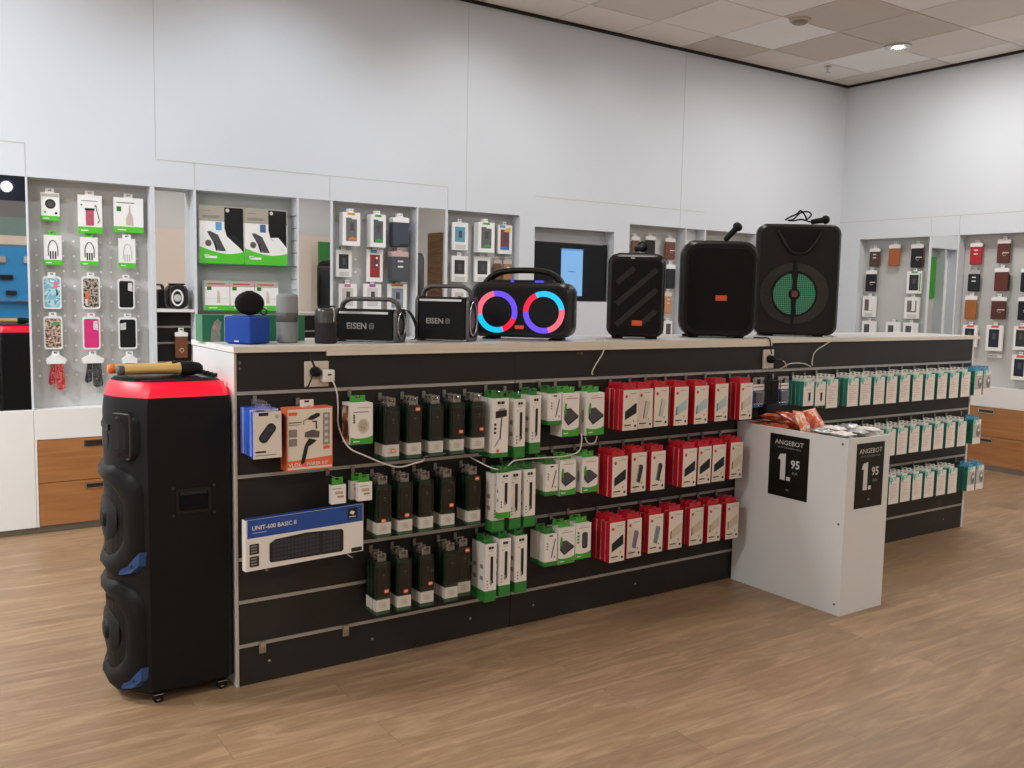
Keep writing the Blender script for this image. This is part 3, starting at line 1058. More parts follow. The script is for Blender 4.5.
WR = [
 ('top', [('selfie', 1.997, .77, .076, .238, .05, 2, 'tall white carton picturing a selfie stick with phone'), ('stick', 2.091, .761, .05, .240, .05, 2, 'tall white carton picturing a black stick'), ('stick', 2.169, .772, .05, .240, .05, 2, 'tall white carton picturing a black stick'),
          ('stylus', 2.266, .884, .064, .131, .05, 2, 'short white carton picturing a stylus pen'), ('bank', 2.350, .830, .088, .182, .04, 2, 'white green based carton picturing a black power bank'), ('bank', 2.484, .826, .096, .182, .04, 2, 'white green based carton picturing a black power bank')]),
 ('middle', [('stick', 1.993, .467, .058, .240, .05, 1, 'tall white carton behind a smaller stick carton'), ('stick', 2.078, .468, .055, .240, .05, 2, 'tall white carton picturing a black stick'), ('stick', 2.147, .468, .056, .240, .05, 2, 'tall white carton picturing a black stick'),
             ('stylus', 2.259, .587, .064, .131, .05, 2, 'short white carton picturing a stylus pen'), ('bank', 2.342, .579, .086, .150, .04, 2, 'white green based carton picturing a black power bank'), ('bank', 2.465, .579, .086, .150, .04, 2, 'white green based carton picturing a black power bank')]),
 ('bottom', [('stick', 1.963, .181, .054, .240, .05, 2, 'tall white carton picturing a black stick'), ('stick', 2.031, .193, .054, .240, .05, 2, 'tall white carton picturing a black stick'), ('stick', 2.112, .195, .056, .240, .05, 2, 'tall white carton picturing a black stick'),
             ('stylus', 2.262, .283, .064, .140, .05, 2, 'short white carton picturing a stylus pen'), ('bank', 2.345, .281, .087, .154, .04, 2, 'white green based carton picturing a black power bank'), ('bankv', 2.437, .290, .084, .154, .04, 2, 'white green based carton picturing an upright black power bank')]),
]
for rn, cols in WR:
    for c, (kind, x, base, w, h, d, n, desc) in enumerate(cols):
        labs = [f'{desc}, front, {ORD[c]} white stack, {rn} row'] + [f'white carton hanging behind the front one, {ORD[c]} white stack, {rn} row']
        nm = {'selfie': 'selfie_stick_carton', 'stick': 'tripod_stick_carton', 'stylus': 'stylus_carton'}.get(kind, 'power_bank_box')
        stack(f'{kind} {w} {h}', white_make(nm, w, h, d, kind), x, base, n, 3.036, d, labs, 'white and green cartons on the counter', h, rn,
              f'metal hook carrying the {ORD[c]} white stack, {rn} row', tilt=.006)
# small stick carton hung in front of the middle row's first stack
stack('front stick', white_make('tripod_stick_carton', .056, .185, .022, 'stick'), 2.004, .527, 1, 3.005, .022, ['small white stick carton with orange dot in front of a taller one, middle row'], 'white and green cartons on the counter', .185, 'middle', None)

# adapter box, small charm boxes
stack('adapter', white_make('travel_adapter_carton', .088, .150, .075, 'adapter'), 1.397, .866, 1, 3.045, .075, ['white green based carton picturing a round adapter, beside the orange carton'], None, .150, 'top', 'metal hook carrying the white adapter carton')
small = white_make('adapter_cable_carton', .056, .070, .022, 'small')
for x, n, nm in ((1.311, 1, 'left'), (1.412, 2, 'right')):
    for k in range(n):
        stack('small', small, x - (.012 if k else 0), .655, 1, 3.045 + k * .035, .022, [f'small white carton with green tab, {nm} one above the keyboard box' if k == 0 else 'small white carton half hidden behind the right one above the keyboard box'], 'small white cartons with green tabs', .07, 'middle', f'metal hook carrying the {nm} small white carton' if k == 0 else None)
# --- teal and white cartons
TG = mat('#c9a9a0', .5)
def teal_make(kind):
    h = .125 if kind == 'short' else .150
    w = .086 if kind in ('photo',) else .094
    if kind == 'short': w = .082
    def prints(b, w, h, d):
        f = lambda u, v: ((u - .5) * w, v * h)
        b.pr(-w / 2, -w * .18, h * .86, h, TEALL, y=-.0008)
        b.pr(-w * .02, w * .12, h * .9, h, TEALL, y=-.0008)
        b.pr(-w * .38, -w * .3, h * .78, h * .9, TEAL, y=-.0010)
        if kind == 'short':
            b.pr(w * .0, w * .18, h * .22, h * .56, INK, y=-.0010)
            b.pr(w * .04, w * .14, h * .16, h * .22, INKG, y=-.0010)
            b.pr(-w * .4, w * .3, h * .66, h * .68, TG, y=-.0010)
        elif kind == 'photo':
            b.pr(-w * .5, w * .5, h * .25, h * .8, mat('#b4b4ae', .5, var=.15, scale=60), y=-.0009)
            b.print_(circ(.022, 16, w * .16, h * .5, ez=.034), mat('#6f6f6c', .5, var=.3, scale=70), y=-.0012)
            b.print_(circ(.012, 12, w * .2, h * .58), mat('#d8d2ca', .5), y=-.0015)
        else:
            for i in range(9):
                L = [.7, .3, .62, .5, .66, .4, .6, .55, .3][i]
                b.pr(-w * .38, -w * .38 + w * L, h * (.74 - i * .07), h * (.757 - i * .07), TG, y=-.0010)
            b.print_(circ(.003, 8, -w * .3, h * .8), REDINK, y=-.0012)
    def make():
        front = mat('#e2d8d0', .45, var=.02)
        return carton('cable_carton', '', 'carton', w, h, .021, front, TEAL, mat('#4a9f8a', .4) if kind != 'photo' else mat('#3f8fb0', .4), PAPERW if kind != 'photo' else mat('#4d9dbd', .4), .05, prints, bottom=PAPERW)
    return make, h, w
TR = [
 (.859, [(3.90, 'short', .878), (3.995, 'short', .876), (4.090, 'text', .86)] + [(x, 'text', .859) for x in (4.265, 4.378, 4.500, 4.615, 4.738, 4.862, 4.985, 5.110, 5.234, 5.358)] + [(5.498, 'photo', .862), (5.596, 'photo', .864)]),
 (.559, [(x, 'text', .559) for x in (4.065, 4.18, 4.295, 4.410, 4.518, 4.630, 4.744, 4.860, 4.985, 5.108, 5.230, 5.352)] + [(5.520, 'photo', .560)]),
 (.276, [(x, 'text', .276) for x in (4.34, 4.46, 4.575, 4.693, 4.803, 4.920, 5.040, 5.164, 5.288)] + [(5.492, 'photo', .270), (5.590, 'photo', .270)]),
]
DS = {'short': 'short teal carton picturing a black stick', 'text': 'white fronted teal carton with printed text', 'photo': 'teal carton with a grey photo'}
for r, (_, cols) in enumerate(TR):
    for c, (x, kind, base) in enumerate(cols):
        mk, h, w = teal_make(kind)
        n = 4 if kind != 'photo' else 3
        labs = [f'{DS[kind]}, front of {ORD[c]} teal stack, {ROWS[r]} row'] + [f'teal sided white carton, {DEPTH[k]} from front in {ORD[c]} teal stack, {ROWS[r]} row' for k in range(1, n)]
        stack('teal ' + kind, mk, x, base + random.uniform(-.0015, .0015), n, 3.045, .021, labs, 'teal and white cartons on the counter', h, ROWS[r],
              f'metal hook carrying the {ORD[c]} teal stack, {ROWS[r]} row', gap=.005, tilt=.01)

# --- blister packs and spiral cable between the red and teal stacks
def blister(x, label):
    t = thing('blister_pack', label, 'blister pack', (x, 3.07, .885), 0, 'blue blister packs on the counter')
    b = B(); b.box(-.04, .04, .012, .014, 0, .115, mat('#2f5f9e', .4, var=.08), {'-y': mat('#2f5f9e', .4, var=.08)}); b.pr(-.04, .04, .085, .115, PAPERW, y=.0115)
    b.pr(-.034, .034, .1, .104, INK, y=.0111)
    b.build('card', t)
    b = B(); b.rbox(-.026, .026, .006, .0115, .02, .075, .002, mat('#3a3f4a', .4)); b.build('adapter', t)
    b = B(); b.rbox(-.032, .032, -.004, .0115, .012, .082, .004, CLEAR); b.build('clear_bubble', t)
    b = B(); b.box(-.04, -.012, .0125, .0135, .1152, .15, CLEAR); b.box(.012, .04, .0125, .0135, .1152, .15, CLEAR); b.box(-.012, .012, .0125, .0135, .14, .15, CLEAR); b.build('hang_tab', t)
blister(3.560, 'blue and white blister pack just right of the red stacks')
blister(3.745, 'blue and white blister pack just left of the teal stacks')
hook(3.56, GY - .004, 1.02, .09, 'metal hook carrying the blue blister pack beside the red stacks')
hook(3.745, GY - .004, 1.02, .09, 'metal hook carrying the blue blister pack beside the teal stacks')
t = thing('black_wire_basket', 'small black wire basket hanging between two blue blister packs', 'basket', (3.652, 3.09, .83))
b = B(); b.rbox(-.05, .05, -.03, .03, 0, .07, .008, mat('#161616', .6)); b.build('tray', t, smooth=40)
b = B()
for i in range(7):
    xx = -.045 + i * .015
    b.tube([(xx, -.028, .071), (xx, -.028, .185)], .0022, BLACK, n=5)
b.tube([(-.05, -.028, .186), (.05, -.028, .186)], .003, BLACK, n=6)
b.build('front_wires', t)
b = B(); b.tube([(-.045, .028, .071), (-.045, .028, .19), (-.045, .064, .226)], .002, BLACK, n=5); b.tube([(.045, .028, .071), (.045, .028, .19), (.045, .064, .226)], .002, BLACK, n=5); b.build('hanger', t)

# --- left end: mouse cartons, orange kit carton, keyboard carton
MB_ = mat('#1a5ad0', .25, var=.1, coat=.4)
def mouse_make():
    def prints(b, w, h, d):
        b.pr(-w / 2, w / 2, 0, h, mat('#d9cfc2', .45, var=.02), y=-.0005)
        c, s_ = math.cos(math.radians(52)), math.sin(math.radians(52))
        pts = [(0.0 + (x * c - z * s_), h * .54 + (x * s_ + z * c)) for x, z in rrect(.075, .034, .016, 6)]
        b.print_(pts, INK, y=-.0010)
        pts = [(0.001 + (x * c - z * s_), h * .545 + (x * s_ + z * c)) for x, z in rrect(.062, .022, .010, 6)]
        b.print_(pts, mat('#3c3c40', .35), y=-.0013)
        b.pr(-.03, .004, h - .014, h - .003, INK, y=-.0010)
        b.print_(circ(.007, 12, .034, h - .018), mat('#a9a690', .5), y=-.0010)
        b.pr(-.042, -.006, .02, .026, INK, y=-.0010)
        b.pr(-.042, .03, .01, .013, INKG, y=-.0010)
    return carton('mouse_carton', '', 'carton', .099, .160, .022, MB_, MB_, MB_, CLEAR, .03, prints)
for k in range(5):
    stack('mouse', mouse_make, 1.040 - (.004 if k else 0), .848 + (.006 if k else 0), 1, 3.020 + k * .0245, .022,
          ['white carton picturing a black mouse, frontmost at the left counter end' if k == 0 else f'blue sided mouse carton, {DEPTH[k]} from front at the left counter end'], 'blue sided mouse cartons', .16, 'top', None if k else 'metal hook carrying the mouse cartons', tilt=.004)
# orange kit
ORC = mat('#d9683c', .4, var=.05, coat=.2)
t = thing('vlogging_kit_carton', 'large white and orange carton picturing a microphone and phone grip', 'carton', (1.197, 3.036, .792))
b = B()
w, h, d = .170, .220, .058
b.box(-w / 2, w / 2, 0, d, 0, h, ORC, {'-y': ORC})
b.pr(-w / 2 + .004, w / 2 - .003, .004, h - .004, mat('#dccfbd', .45, var=.02), y=-.0004)
b.print_([(-w / 2 + .004, .012), (w / 2 - .003, .012), (w / 2 - .003, .045), (-w / 2 + .004, .034)], ORANGE, y=-.0007)
b.pr(-.078, -.046, .194, .206, ORANGE, y=-.0007)
b.text('VLOG', .019, -.078, .014, PAPERW, y=-.0012, bold=.01)
b.text('MAKER KIT', .016, -.012, .016, PAPERW, y=-.0012, bold=.01)
# microphone boom, phone, grip
b.print_([(-.010, .178), (.000, .190), (.026, .200), (.038, .198), (.036, .188), (.020, .180), (.006, .176)], INK, y=-.0010)
b.print_([(.006, .178), (.012, .172), (.026, .172), (.026, .144), (.021, .144), (.021, .167), (.010, .168)], INK, y=-.0012)
b.print_([(-.024, .160), (-.020, .160), (-.022, .172), (-.006, .182), (-.010, .184), (-.026, .174)], INKG, y=-.0010)
b.print_([(-.02, .116), (.034, .112), (.036, .134), (.010, .142), (-.018, .134)], mat('#55504c', .5, var=.4, scale=120), y=-.0010)
b.print_([(-.004, .112), (.026, .104), (.014, .094), (-.006, .082), (-.018, .030), (-.030, .018), (-.034, .026), (-.020, .086), (-.014, .096)], INK, y=-.0014)
for zz in (.120, .088):
    b.print_(rrect(.03, .027, .003, 2, -.062, zz + .012), mat('#857c72', .5, var=.5, scale=160), y=-.0010)
b.pr(.048, .074, .085, .2, mat('#8e8881', .5, var=.05), y=-.0010)
for i in range(5):
    b.print_(circ(.007, 8, .061, .1 + i * .022), mat('#c6c0b8', .5), y=-.0013)
b.pr(.05, .074, .07, .082, ORANGE, y=-.0010)
b.pr(-.078, -.03, .168, .171, INK, y=-.0010); b.pr(-.078, -.036, .160, .163, INKG, y=-.0010)
b.quad([(-w / 2 - .0006, d * .7, .02), (-w / 2 - .0006, d * .4, .02), (-w / 2 - .0006, d * .4, .2), (-w / 2 - .0006, d * .7, .2)], mat('#a13a24', .4, var=.3, scale=40))
b.build('carton', t)
hang_tab(t, .05, h, d, PAPERW)
hook(1.197, GY - .004, .792 + .2206, .11, 'metal hook carrying the orange kit carton')

# keyboard
t = thing('keyboard_carton', 'blue and white carton picturing a black computer keyboard', 'carton', (1.186, 3.036, .4640), 0, rot=(0, 0, .10))
b = B()
w, h, d = .455, .178, .03
b.box(-w / 2, w / 2, 0, d, 0, h, PAPERW, {'-y': PAPERW, '+z': mat('#27458c', .4)})
KBL = mat('#1f4a96', .4, var=.05)
b.pr(-w / 2 + .006, w / 2 - .002, h * .64, h - .001, KBL, y=-.0005)
b.text('UNIT-600 BASIC II', .021, -w / 2 + .022, h * .79, PAPERW, y=-.001, bold=.012)
b.pr(-w / 2 + .024, -w / 2 + .075, h * .725, h * .745, mat('#8fa3c6', .5), y=-.001)
b.print_(rrect(.042, .04, .004, 2, w / 2 - .045, h * .83), INK, y=-.001)
b.print_([(w / 2 - .058, h * .84), (w / 2 - .042, h * .80), (w / 2 - .036, h * .86), (w / 2 - .05, h * .89)], PAPERW, y=-.0014)
b.pr(w / 2 - .06, w / 2 - .032, h * .755, h * .77, PAPERW, y=-.0014)
kb = [(-.13, .032), (-.125, .024), (.13, .018), (.136, .024), (.136, .092), (.13, .1), (0, .108), (-.11, .102), (-.13, .09)]
b.print_([(x * 1.08 - .002, z * 1.02 - .006) for x, z in kb], INK, y=-.001)
K2 = mat('#3d3d44', .4, var=.1)
for rr_ in range(5):
    for cc in range(19):
        xx = -.130 + cc * .0137
        if cc in (13,):
            continue
        zz = .023 + rr_ * .0145 + .000012 * (1 - abs(xx) / .13)
        b.pr(xx, xx + .0112, zz, zz + .0112, K2, y=-.0014)
for i in range(2):
    b.print_(rrect(.034, .036, .002, 2, -w / 2 + .03, .032 + i * .043), INK, y=-.001)
    for j in range(3):
        b.pr(-w / 2 + .017, -w / 2 + .04, .02 + i * .043 + j * .01, .025 + i * .043 + j * .01, INKG, y=-.0014)
b.pr(w / 2 - .05, w / 2 - .006, .003, .018, INK, y=-.001)
b.build('carton', t)
for x, lb in ((1.03, 'left'), (1.345, 'right')):
    hook(x, GY - .004, .4605, .155, f'metal prong under the {lb} end of the keyboard carton')

# bare hooks low on the left unit
for x, lb in ((1.062, 'left'), (1.385, 'right')):
    b = B(); b.box(-.012, .012, -.012, -.0045, -.03, .012, mat('#9c9284', .35, metal=.6)); b.box(-.008, .008, -.018, -.012, -.006, .012, mat('#b5ab9c', .35, metal=.6))
    o = b.build('rail_clip', loc=(x, GY, .143))
    tag(o, f'small metal clip on the lowest rail, {lb} one of two', 'clip')

# --- wall sockets, plugs and cables
def socket(x, z, w, h, label):
    t = thing('power_socket', label, 'socket', (x, GY - .0005, z))
    b = B(); b.rbox(-w / 2, w / 2, -.012, 0, -h / 2, h / 2, .003, mat('#cfc4b3', .35)); b.build('plate', t, smooth=40)
    return t
t = socket(1.269, 1.118, .092, .094, 'double white wall socket at the left end of the counter')
b = B(); b.lathe([(.02, -.0122), (.02, -.0125), (.017, -.0126)], mat('#a89f92', .4), n=20, c=(-.01, 0, 0), axis='y'); b.build('outlet', t)
t2 = socket(3.704, 1.118, .075, .098, 'white wall socket in the middle of the counter fascia')
b = B(); b.lathe([(.022, -.0122), (.022, -.0125), (.018, -.0126)], mat('#a89f92', .4), n=20, c=(0, 0, .005), axis='y'); b.build('outlet', t2)
t = thing('usb_charger', 'white cube charger plugged into the left socket', 'charger', (1.300, GY - .014, 1.113))
b = B(); b.rbox(-.022, .022, -.038, 0, -.022, .022, .004, mat('#e2ddd5', .3)); b.build('body', t, smooth=40)
b = B(); b.box(-.006, .008, -.0388, -.0381, .002, .008, INK); b.build('port', t)
t = thing('power_plug', 'black angled power plug in the left socket', 'plug', (1.258, GY - .0135, 1.128))
b = B(); b.lathe([(.018, 0), (.019, -.018), (.016, -.03), (.008, -.038)], BLACK, n=16, axis='y'); b.build('plug_body', t, smooth=50)
b = B(); b.tube([(-.004, -.034, .004), (-.014, -.036, .022), (-.022, -.030, .045), (-.024, -.02, .068)], .004, BLACK, n=8)
b.tube([(-.012, -.034, .016), (-.022, -.03, -.02), (-.03, -.02, -.05), (-.034, -.012, -.055)], .0028, BLACK, n=8); b.build('cord', t, smooth=50)
t = thing('power_plug', 'black power plug in the middle socket of the fascia', 'plug', (3.704, GY - .0135, 1.118))
b = B(); b.lathe([(.02, 0), (.02, -.02), (.015, -.034), (.008, -.042)], BLACK, n=16, axis='y'); b.build('plug_body', t, smooth=50)
b = B(); b.tube([(.0, -.034, .0), (.03, -.036, -.004), (.06, -.032, -.006)], .0055, BLACK, n=8); b.build('cord', t, smooth=50)

def spline(pts, n=6):
    P = [Vector(p) for p in pts]
    out = []
    for i in range(len(P) - 1):
        p0, p1, p2, p3 = P[max(0, i - 1)], P[i], P[i + 1], P[min(len(P) - 1, i + 2)]
        for k in range(n):
            u = k / n
            out.append(0.5 * ((2 * p1) + (-p0 + p2) * u + (2 * p0 - 5 * p1 + 4 * p2 - p3) * u * u + (-p0 + 3 * p1 - 3 * p2 + p3) * u ** 3))
    out.append(P[-1])
    return out
WIRE = mat('#cfc9c0', .45)
def cable(pts, label, r=.0028, m=None, name='charging_cable'):
    b = B(); b.tube(spline(pts), r, m or WIRE, n=8)
    return tag(b.build(name, smooth=60), label, 'cable')
cable([(1.306, 3.106, 1.108), (1.322, 3.095, 1.06), (1.330, 3.10, 1.0), (1.328, 3.09, .93), (1.342, 3.035, .862), (1.40, 3.022, .828), (1.481, 3.02, .79), (1.542, 3.02, .773), (1.605, 3.02, .782),
       (1.645, 3.03, .786), (1.70, 3.12, .783), (1.8, 3.147, .784), (1.876, 3.147, .785)],
      'white cable drooping from the left charger below the white adapter carton')
cable([(1.88, 3.147, .785), (1.938, 3.03, .738), (2.001, 3.024, .722), (2.04, 3.024, .742), (2.06, 3.03, .75), (2.111, 3.03, .753), (2.212, 3.03, .751), (2.316, 3.026, .749), (2.385, 3.022, .764), (2.402, 3.024, .806), (2.404, 3.03, .838)],
      'white cable running below the white cartons to the power bank cartons')
cable([(2.448, 3.06, .818), (2.462, 3.06, .793), (2.486, 3.06, .783), (2.508, 3.06, .795), (2.514, 3.06, .818)], 'small white cable loop under a power bank carton')
cable([(2.607, 3.20, 1.2255), (2.607, 3.142, 1.2245), (2.600, 3.138, 1.174), (2.568, 3.150, 1.117), (2.55, 3.150, 1.085), (2.552, 3.146, 1.075)], 'white cable hanging over the counter edge above the red cartons')
cable([(4.40, 3.36, 1.2255), (4.29, 3.20, 1.2255), (4.235, 3.143, 1.224), (4.14, 3.146, 1.184), (4.068, 3.15, 1.148), (4.048, 3.15, 1.095), (4.05, 3.147, 1.075)], 'white cable hanging from the largest loudspeaker over the counter edge')
cable([(4.036, 3.147, 1.07), (3.974, 3.135, 1.087), (3.909, 3.13, 1.094), (3.839, 3.13, 1.091), (3.794, 3.135, 1.072), (3.775, 3.147, 1.062)], 'white cable arching between middle socket and teal cartons')
cable([(3.766, 3.115, 1.111), (3.79, 3.12, 1.104), (3.825, 3.135, 1.08), (3.838, 3.146, 1.066)], 'short white cable end beside the black plug of the middle socket')

# ------------------------------------------------------------------ offer bin with posters
BX0, BX1, BY0, BY1, BH = 3.495, 3.808, 2.503, 3.150, .810
t = thing('offer_bin', 'tall white open topped offer bin standing against the counter', 'bin', (BX0, BY0, 0))
BINW = mat('#d4d4d2', .4, var=.02, scale=3)
def boltset(b, pts):
    for p in pts:
        b.lathe([(.006, -.001), (.005, -.003), (.0, -.0032)], mat('#6b6660', .4, metal=.5), n=10, c=p, axis='x' if p[0] < .005 else 'y')
W_, D_ = BX1 - BX0, BY1 - BY0
b = B(); b.box(0, .012, 0, D_, 0, BH, BINW)
for yy, zz in ((.028, .785), (.028, .42), (.028, .05)):
    b.lathe([(.006, -.001), (.005, -.003), (.0, -.0032)], mat('#6b6660', .4, metal=.5), n=10, c=(0, yy, zz), axis='x')
b.build('side_panel', t)
b = B(); b.box(W_ - .012, W_, 0, D_, 0, BH, BINW); b.build('side_panel', t)
b = B(); b.box(.0125, W_ - .0125, 0, .012, 0, BH, BINW); b.build('end_panel', t)
b = B(); b.box(.0125, W_ - .0125, D_ - .012, D_, 0, BH, BINW); b.build('end_panel', t)
b = B(); b.box(.0125, W_ - .0125, .0125, D_ - .0125, .60, .615, BINW); b.build('inner_shelf', t)

PBLK = mat('#14140f', .35, var=.1)
PTXT = mat('#c9c9c4', .45)
def poster(label, loc, rotz, w=.205):
    t = thing('price_sign', label, 'poster', loc, rotz, 'price posters on the offer bin')
    b = B()
    h = .298
    b.box(-w / 2, w / 2, -.0012, -.0002, 0, h, PBLK)
    b.build('sheet', t)
    b = B()
    b.text('ANGEBOT', .031, 0, h - .047, PTXT, y=-.0018, align='CENTER', stretch=1.16)
    b.text('JETZT ZUGREIFEN NUR', .0095, 0, h - .064, mat('#9a9a94', .5), y=-.0018, align='CENTER', stretch=1.4)
    b.print_([(-.062, h - .118), (-.05, h - .094), (-.016, h - .088), (-.016, h - .216), (-.046, h - .216), (-.046, h - .122)], PTXT, y=-.0018)
    b.pr(-.008, .014, h - .216, h - .198, PTXT, y=-.0018)
    b.text('95', .054, .014, h - .152, PTXT, y=-.0018, bold=.02)
    b.text('EUR', .018, .024, h - .182, mat('#9a9a94', .5), y=-.0018)
    b.text('Stk', .013, 0, h - .265, mat('#b0b0aa', .5), y=-.0018, align='CENTER')
    b.build('lettering', t)
poster('black 1.95 offer poster on the wide left side of the white bin', (BX0, 2.824, .484), -PI / 2, .230)
poster('black 1.95 offer poster on the narrow front side of the white bin', (3.661, BY0, .486), 0)

# bags and wrappers in the bin
FOILO = [speckle_material('orange_wrapper', ['#b3402a', '#d2653c', '#c9502f', '#e0b394'], 28, .3), speckle_material('red_orange_wrapper', ['#a63626', '#c9542f', '#d97a4c', '#dcae92'], 30, .3), speckle_material('pale_orange_wrapper', ['#cf7048', '#e3b79a', '#d9855c', '#ead9cc'], 26, .3)]
FOILW = [clear_plastic('white_film_bag', '#f0eeea', .5, .3), mat('#e9e6e1', .35, var=.12, scale=50, bump=.4, bscale=50)]
def packet(name, label, cat, loc, rot, w, l, th, m, inner=None, group=None):
    t = thing(name, label, cat, loc, 0, group, rot=rot)
    b = B()
    n = 9
    gridv = []
    for side in (1, -1):
        g = []
        for i in range(n):
            row = []
            for j in range(n):
                u, v_ = i / (n - 1) * 2 - 1, j / (n - 1) * 2 - 1
                hgt = th / 2 * max(0, (1 - u ** 4)) ** .7 * max(0, (1 - v_ ** 4)) ** .7
                wob = random.uniform(-.0035, .0035) if abs(u) < 1 and abs(v_) < 1 else 0
                row.append(b.v((u * w / 2, v_ * l / 2, side * (hgt + .0004) + wob)))
            g.append(row)
        for i in range(n - 1):
            for j in range(n - 1):
                b.face([g[i][j], g[i + 1][j], g[i + 1][j + 1], g[i][j + 1]], m)
        gridv.append(g)
    b.build('bag', t, smooth=50)
    for s_ in (1, -1):
        b = B(); b.box(-w / 2, w / 2, s_ * l / 2 + (-.003 if s_ > 0 else -.006), s_ * l / 2 + (.006 if s_ > 0 else .003), -.0006, .0006, m); b.build('sealed_edge', t)
    if inner is not None:
        b = B(); b.rbox(-w * .3, w * .3, -l * .3, l * .3, -th * .28, th * .28, .003, inner); b.build('contents', t)
    return t
orange_spots = [  # x, y, z, tilt x, tilt y, turn
 (3.558, 3.062, .797, .06, .05, .03), (3.652, 3.060, .799, -.05, .05, -.04), (3.746, 3.062, .797, .05, -.06, .03),
 (3.557, 2.945, .800, .12, -.08, -.1), (3.652, 2.942, .804, -.08, .05, .12), (3.748, 2.945, .800, .1, -.1, -.1),
 (3.60, 3.01, .842, .15, .12, 1.4), (3.70, 2.93, .843, .18, -.1, .2),
 (3.565, 2.81, .838, 1.0, .12, .12), (3.665, 2.815, .842, .95, -.15, -.1), (3.60, 2.905, .852, .3, .1, .0)]
wh = ['back left', 'back middle', 'back right', 'lower left', 'lower middle', 'lower right', 'crosswise on top', 'upper right', 'leaning upright at left', 'leaning upright at right', 'topmost one']
for i, (x, y, z, a, c, e) in enumerate(orange_spots):
    packet('wrapped_packet', f'crinkled orange packet in the white bin, {wh[i]}', 'packet', (x, y, z), (a, c, e), .085, .12, .028, FOILO[i % 3], group='orange wrapped packets in the bin')
white_spots = [(xx, yy + .004, zz + .004 * ((i_ * 7) % 3)) for zz in (.795, .821) for i_, (xx, yy) in enumerate(((3.555, 2.685), (3.651, 2.69), (3.747, 2.685), (3.555, 2.575), (3.651, 2.57), (3.747, 2.575)))]
rn_ = [l_ + p_ for l_ in ('lower ', 'upper ') for p_ in ('back left', 'back middle', 'back right', 'front left', 'front middle', 'front right')]
for i, (x, y, z) in enumerate(white_spots):
    packet('clear_bag', f'clear crinkled cable bag in the white bin, {rn_[i]} of the bags', 'bag', (x, y, z), (random.uniform(-.07, .07), random.uniform(-.07, .07), random.uniform(-.12, .12)), .082, .092, .02, FOILW[i % 2], mat('#d8d6d2', .4) if i % 2 == 0 else None, group='clear bags in the bin')
b = B(); b.box(BX0 + .0135, BX1 - .0135, BY0 + .0135, BY1 - .0135, .616, .772, mat('#bdb5ab', .7, var=.3, scale=30))
tag(b.build('packing_layer'), 'pale packing layer that fills the white bin under the packets', 'packing')
# ------------------------------------------------------------------ goods on the counter
R_ = math.radians
GRILLE = grille_material('black_speaker_grille', '#191817', 260)
FAB = mat('#141313', .85, var=.15, scale=300, bump=.2, bscale=500)
PLAS = mat('#1e1c1a', .35, var=.08)
PLASD = mat('#171513', .45, var=.1)
LOGO = mat('#d9552c', .4, var=.03)

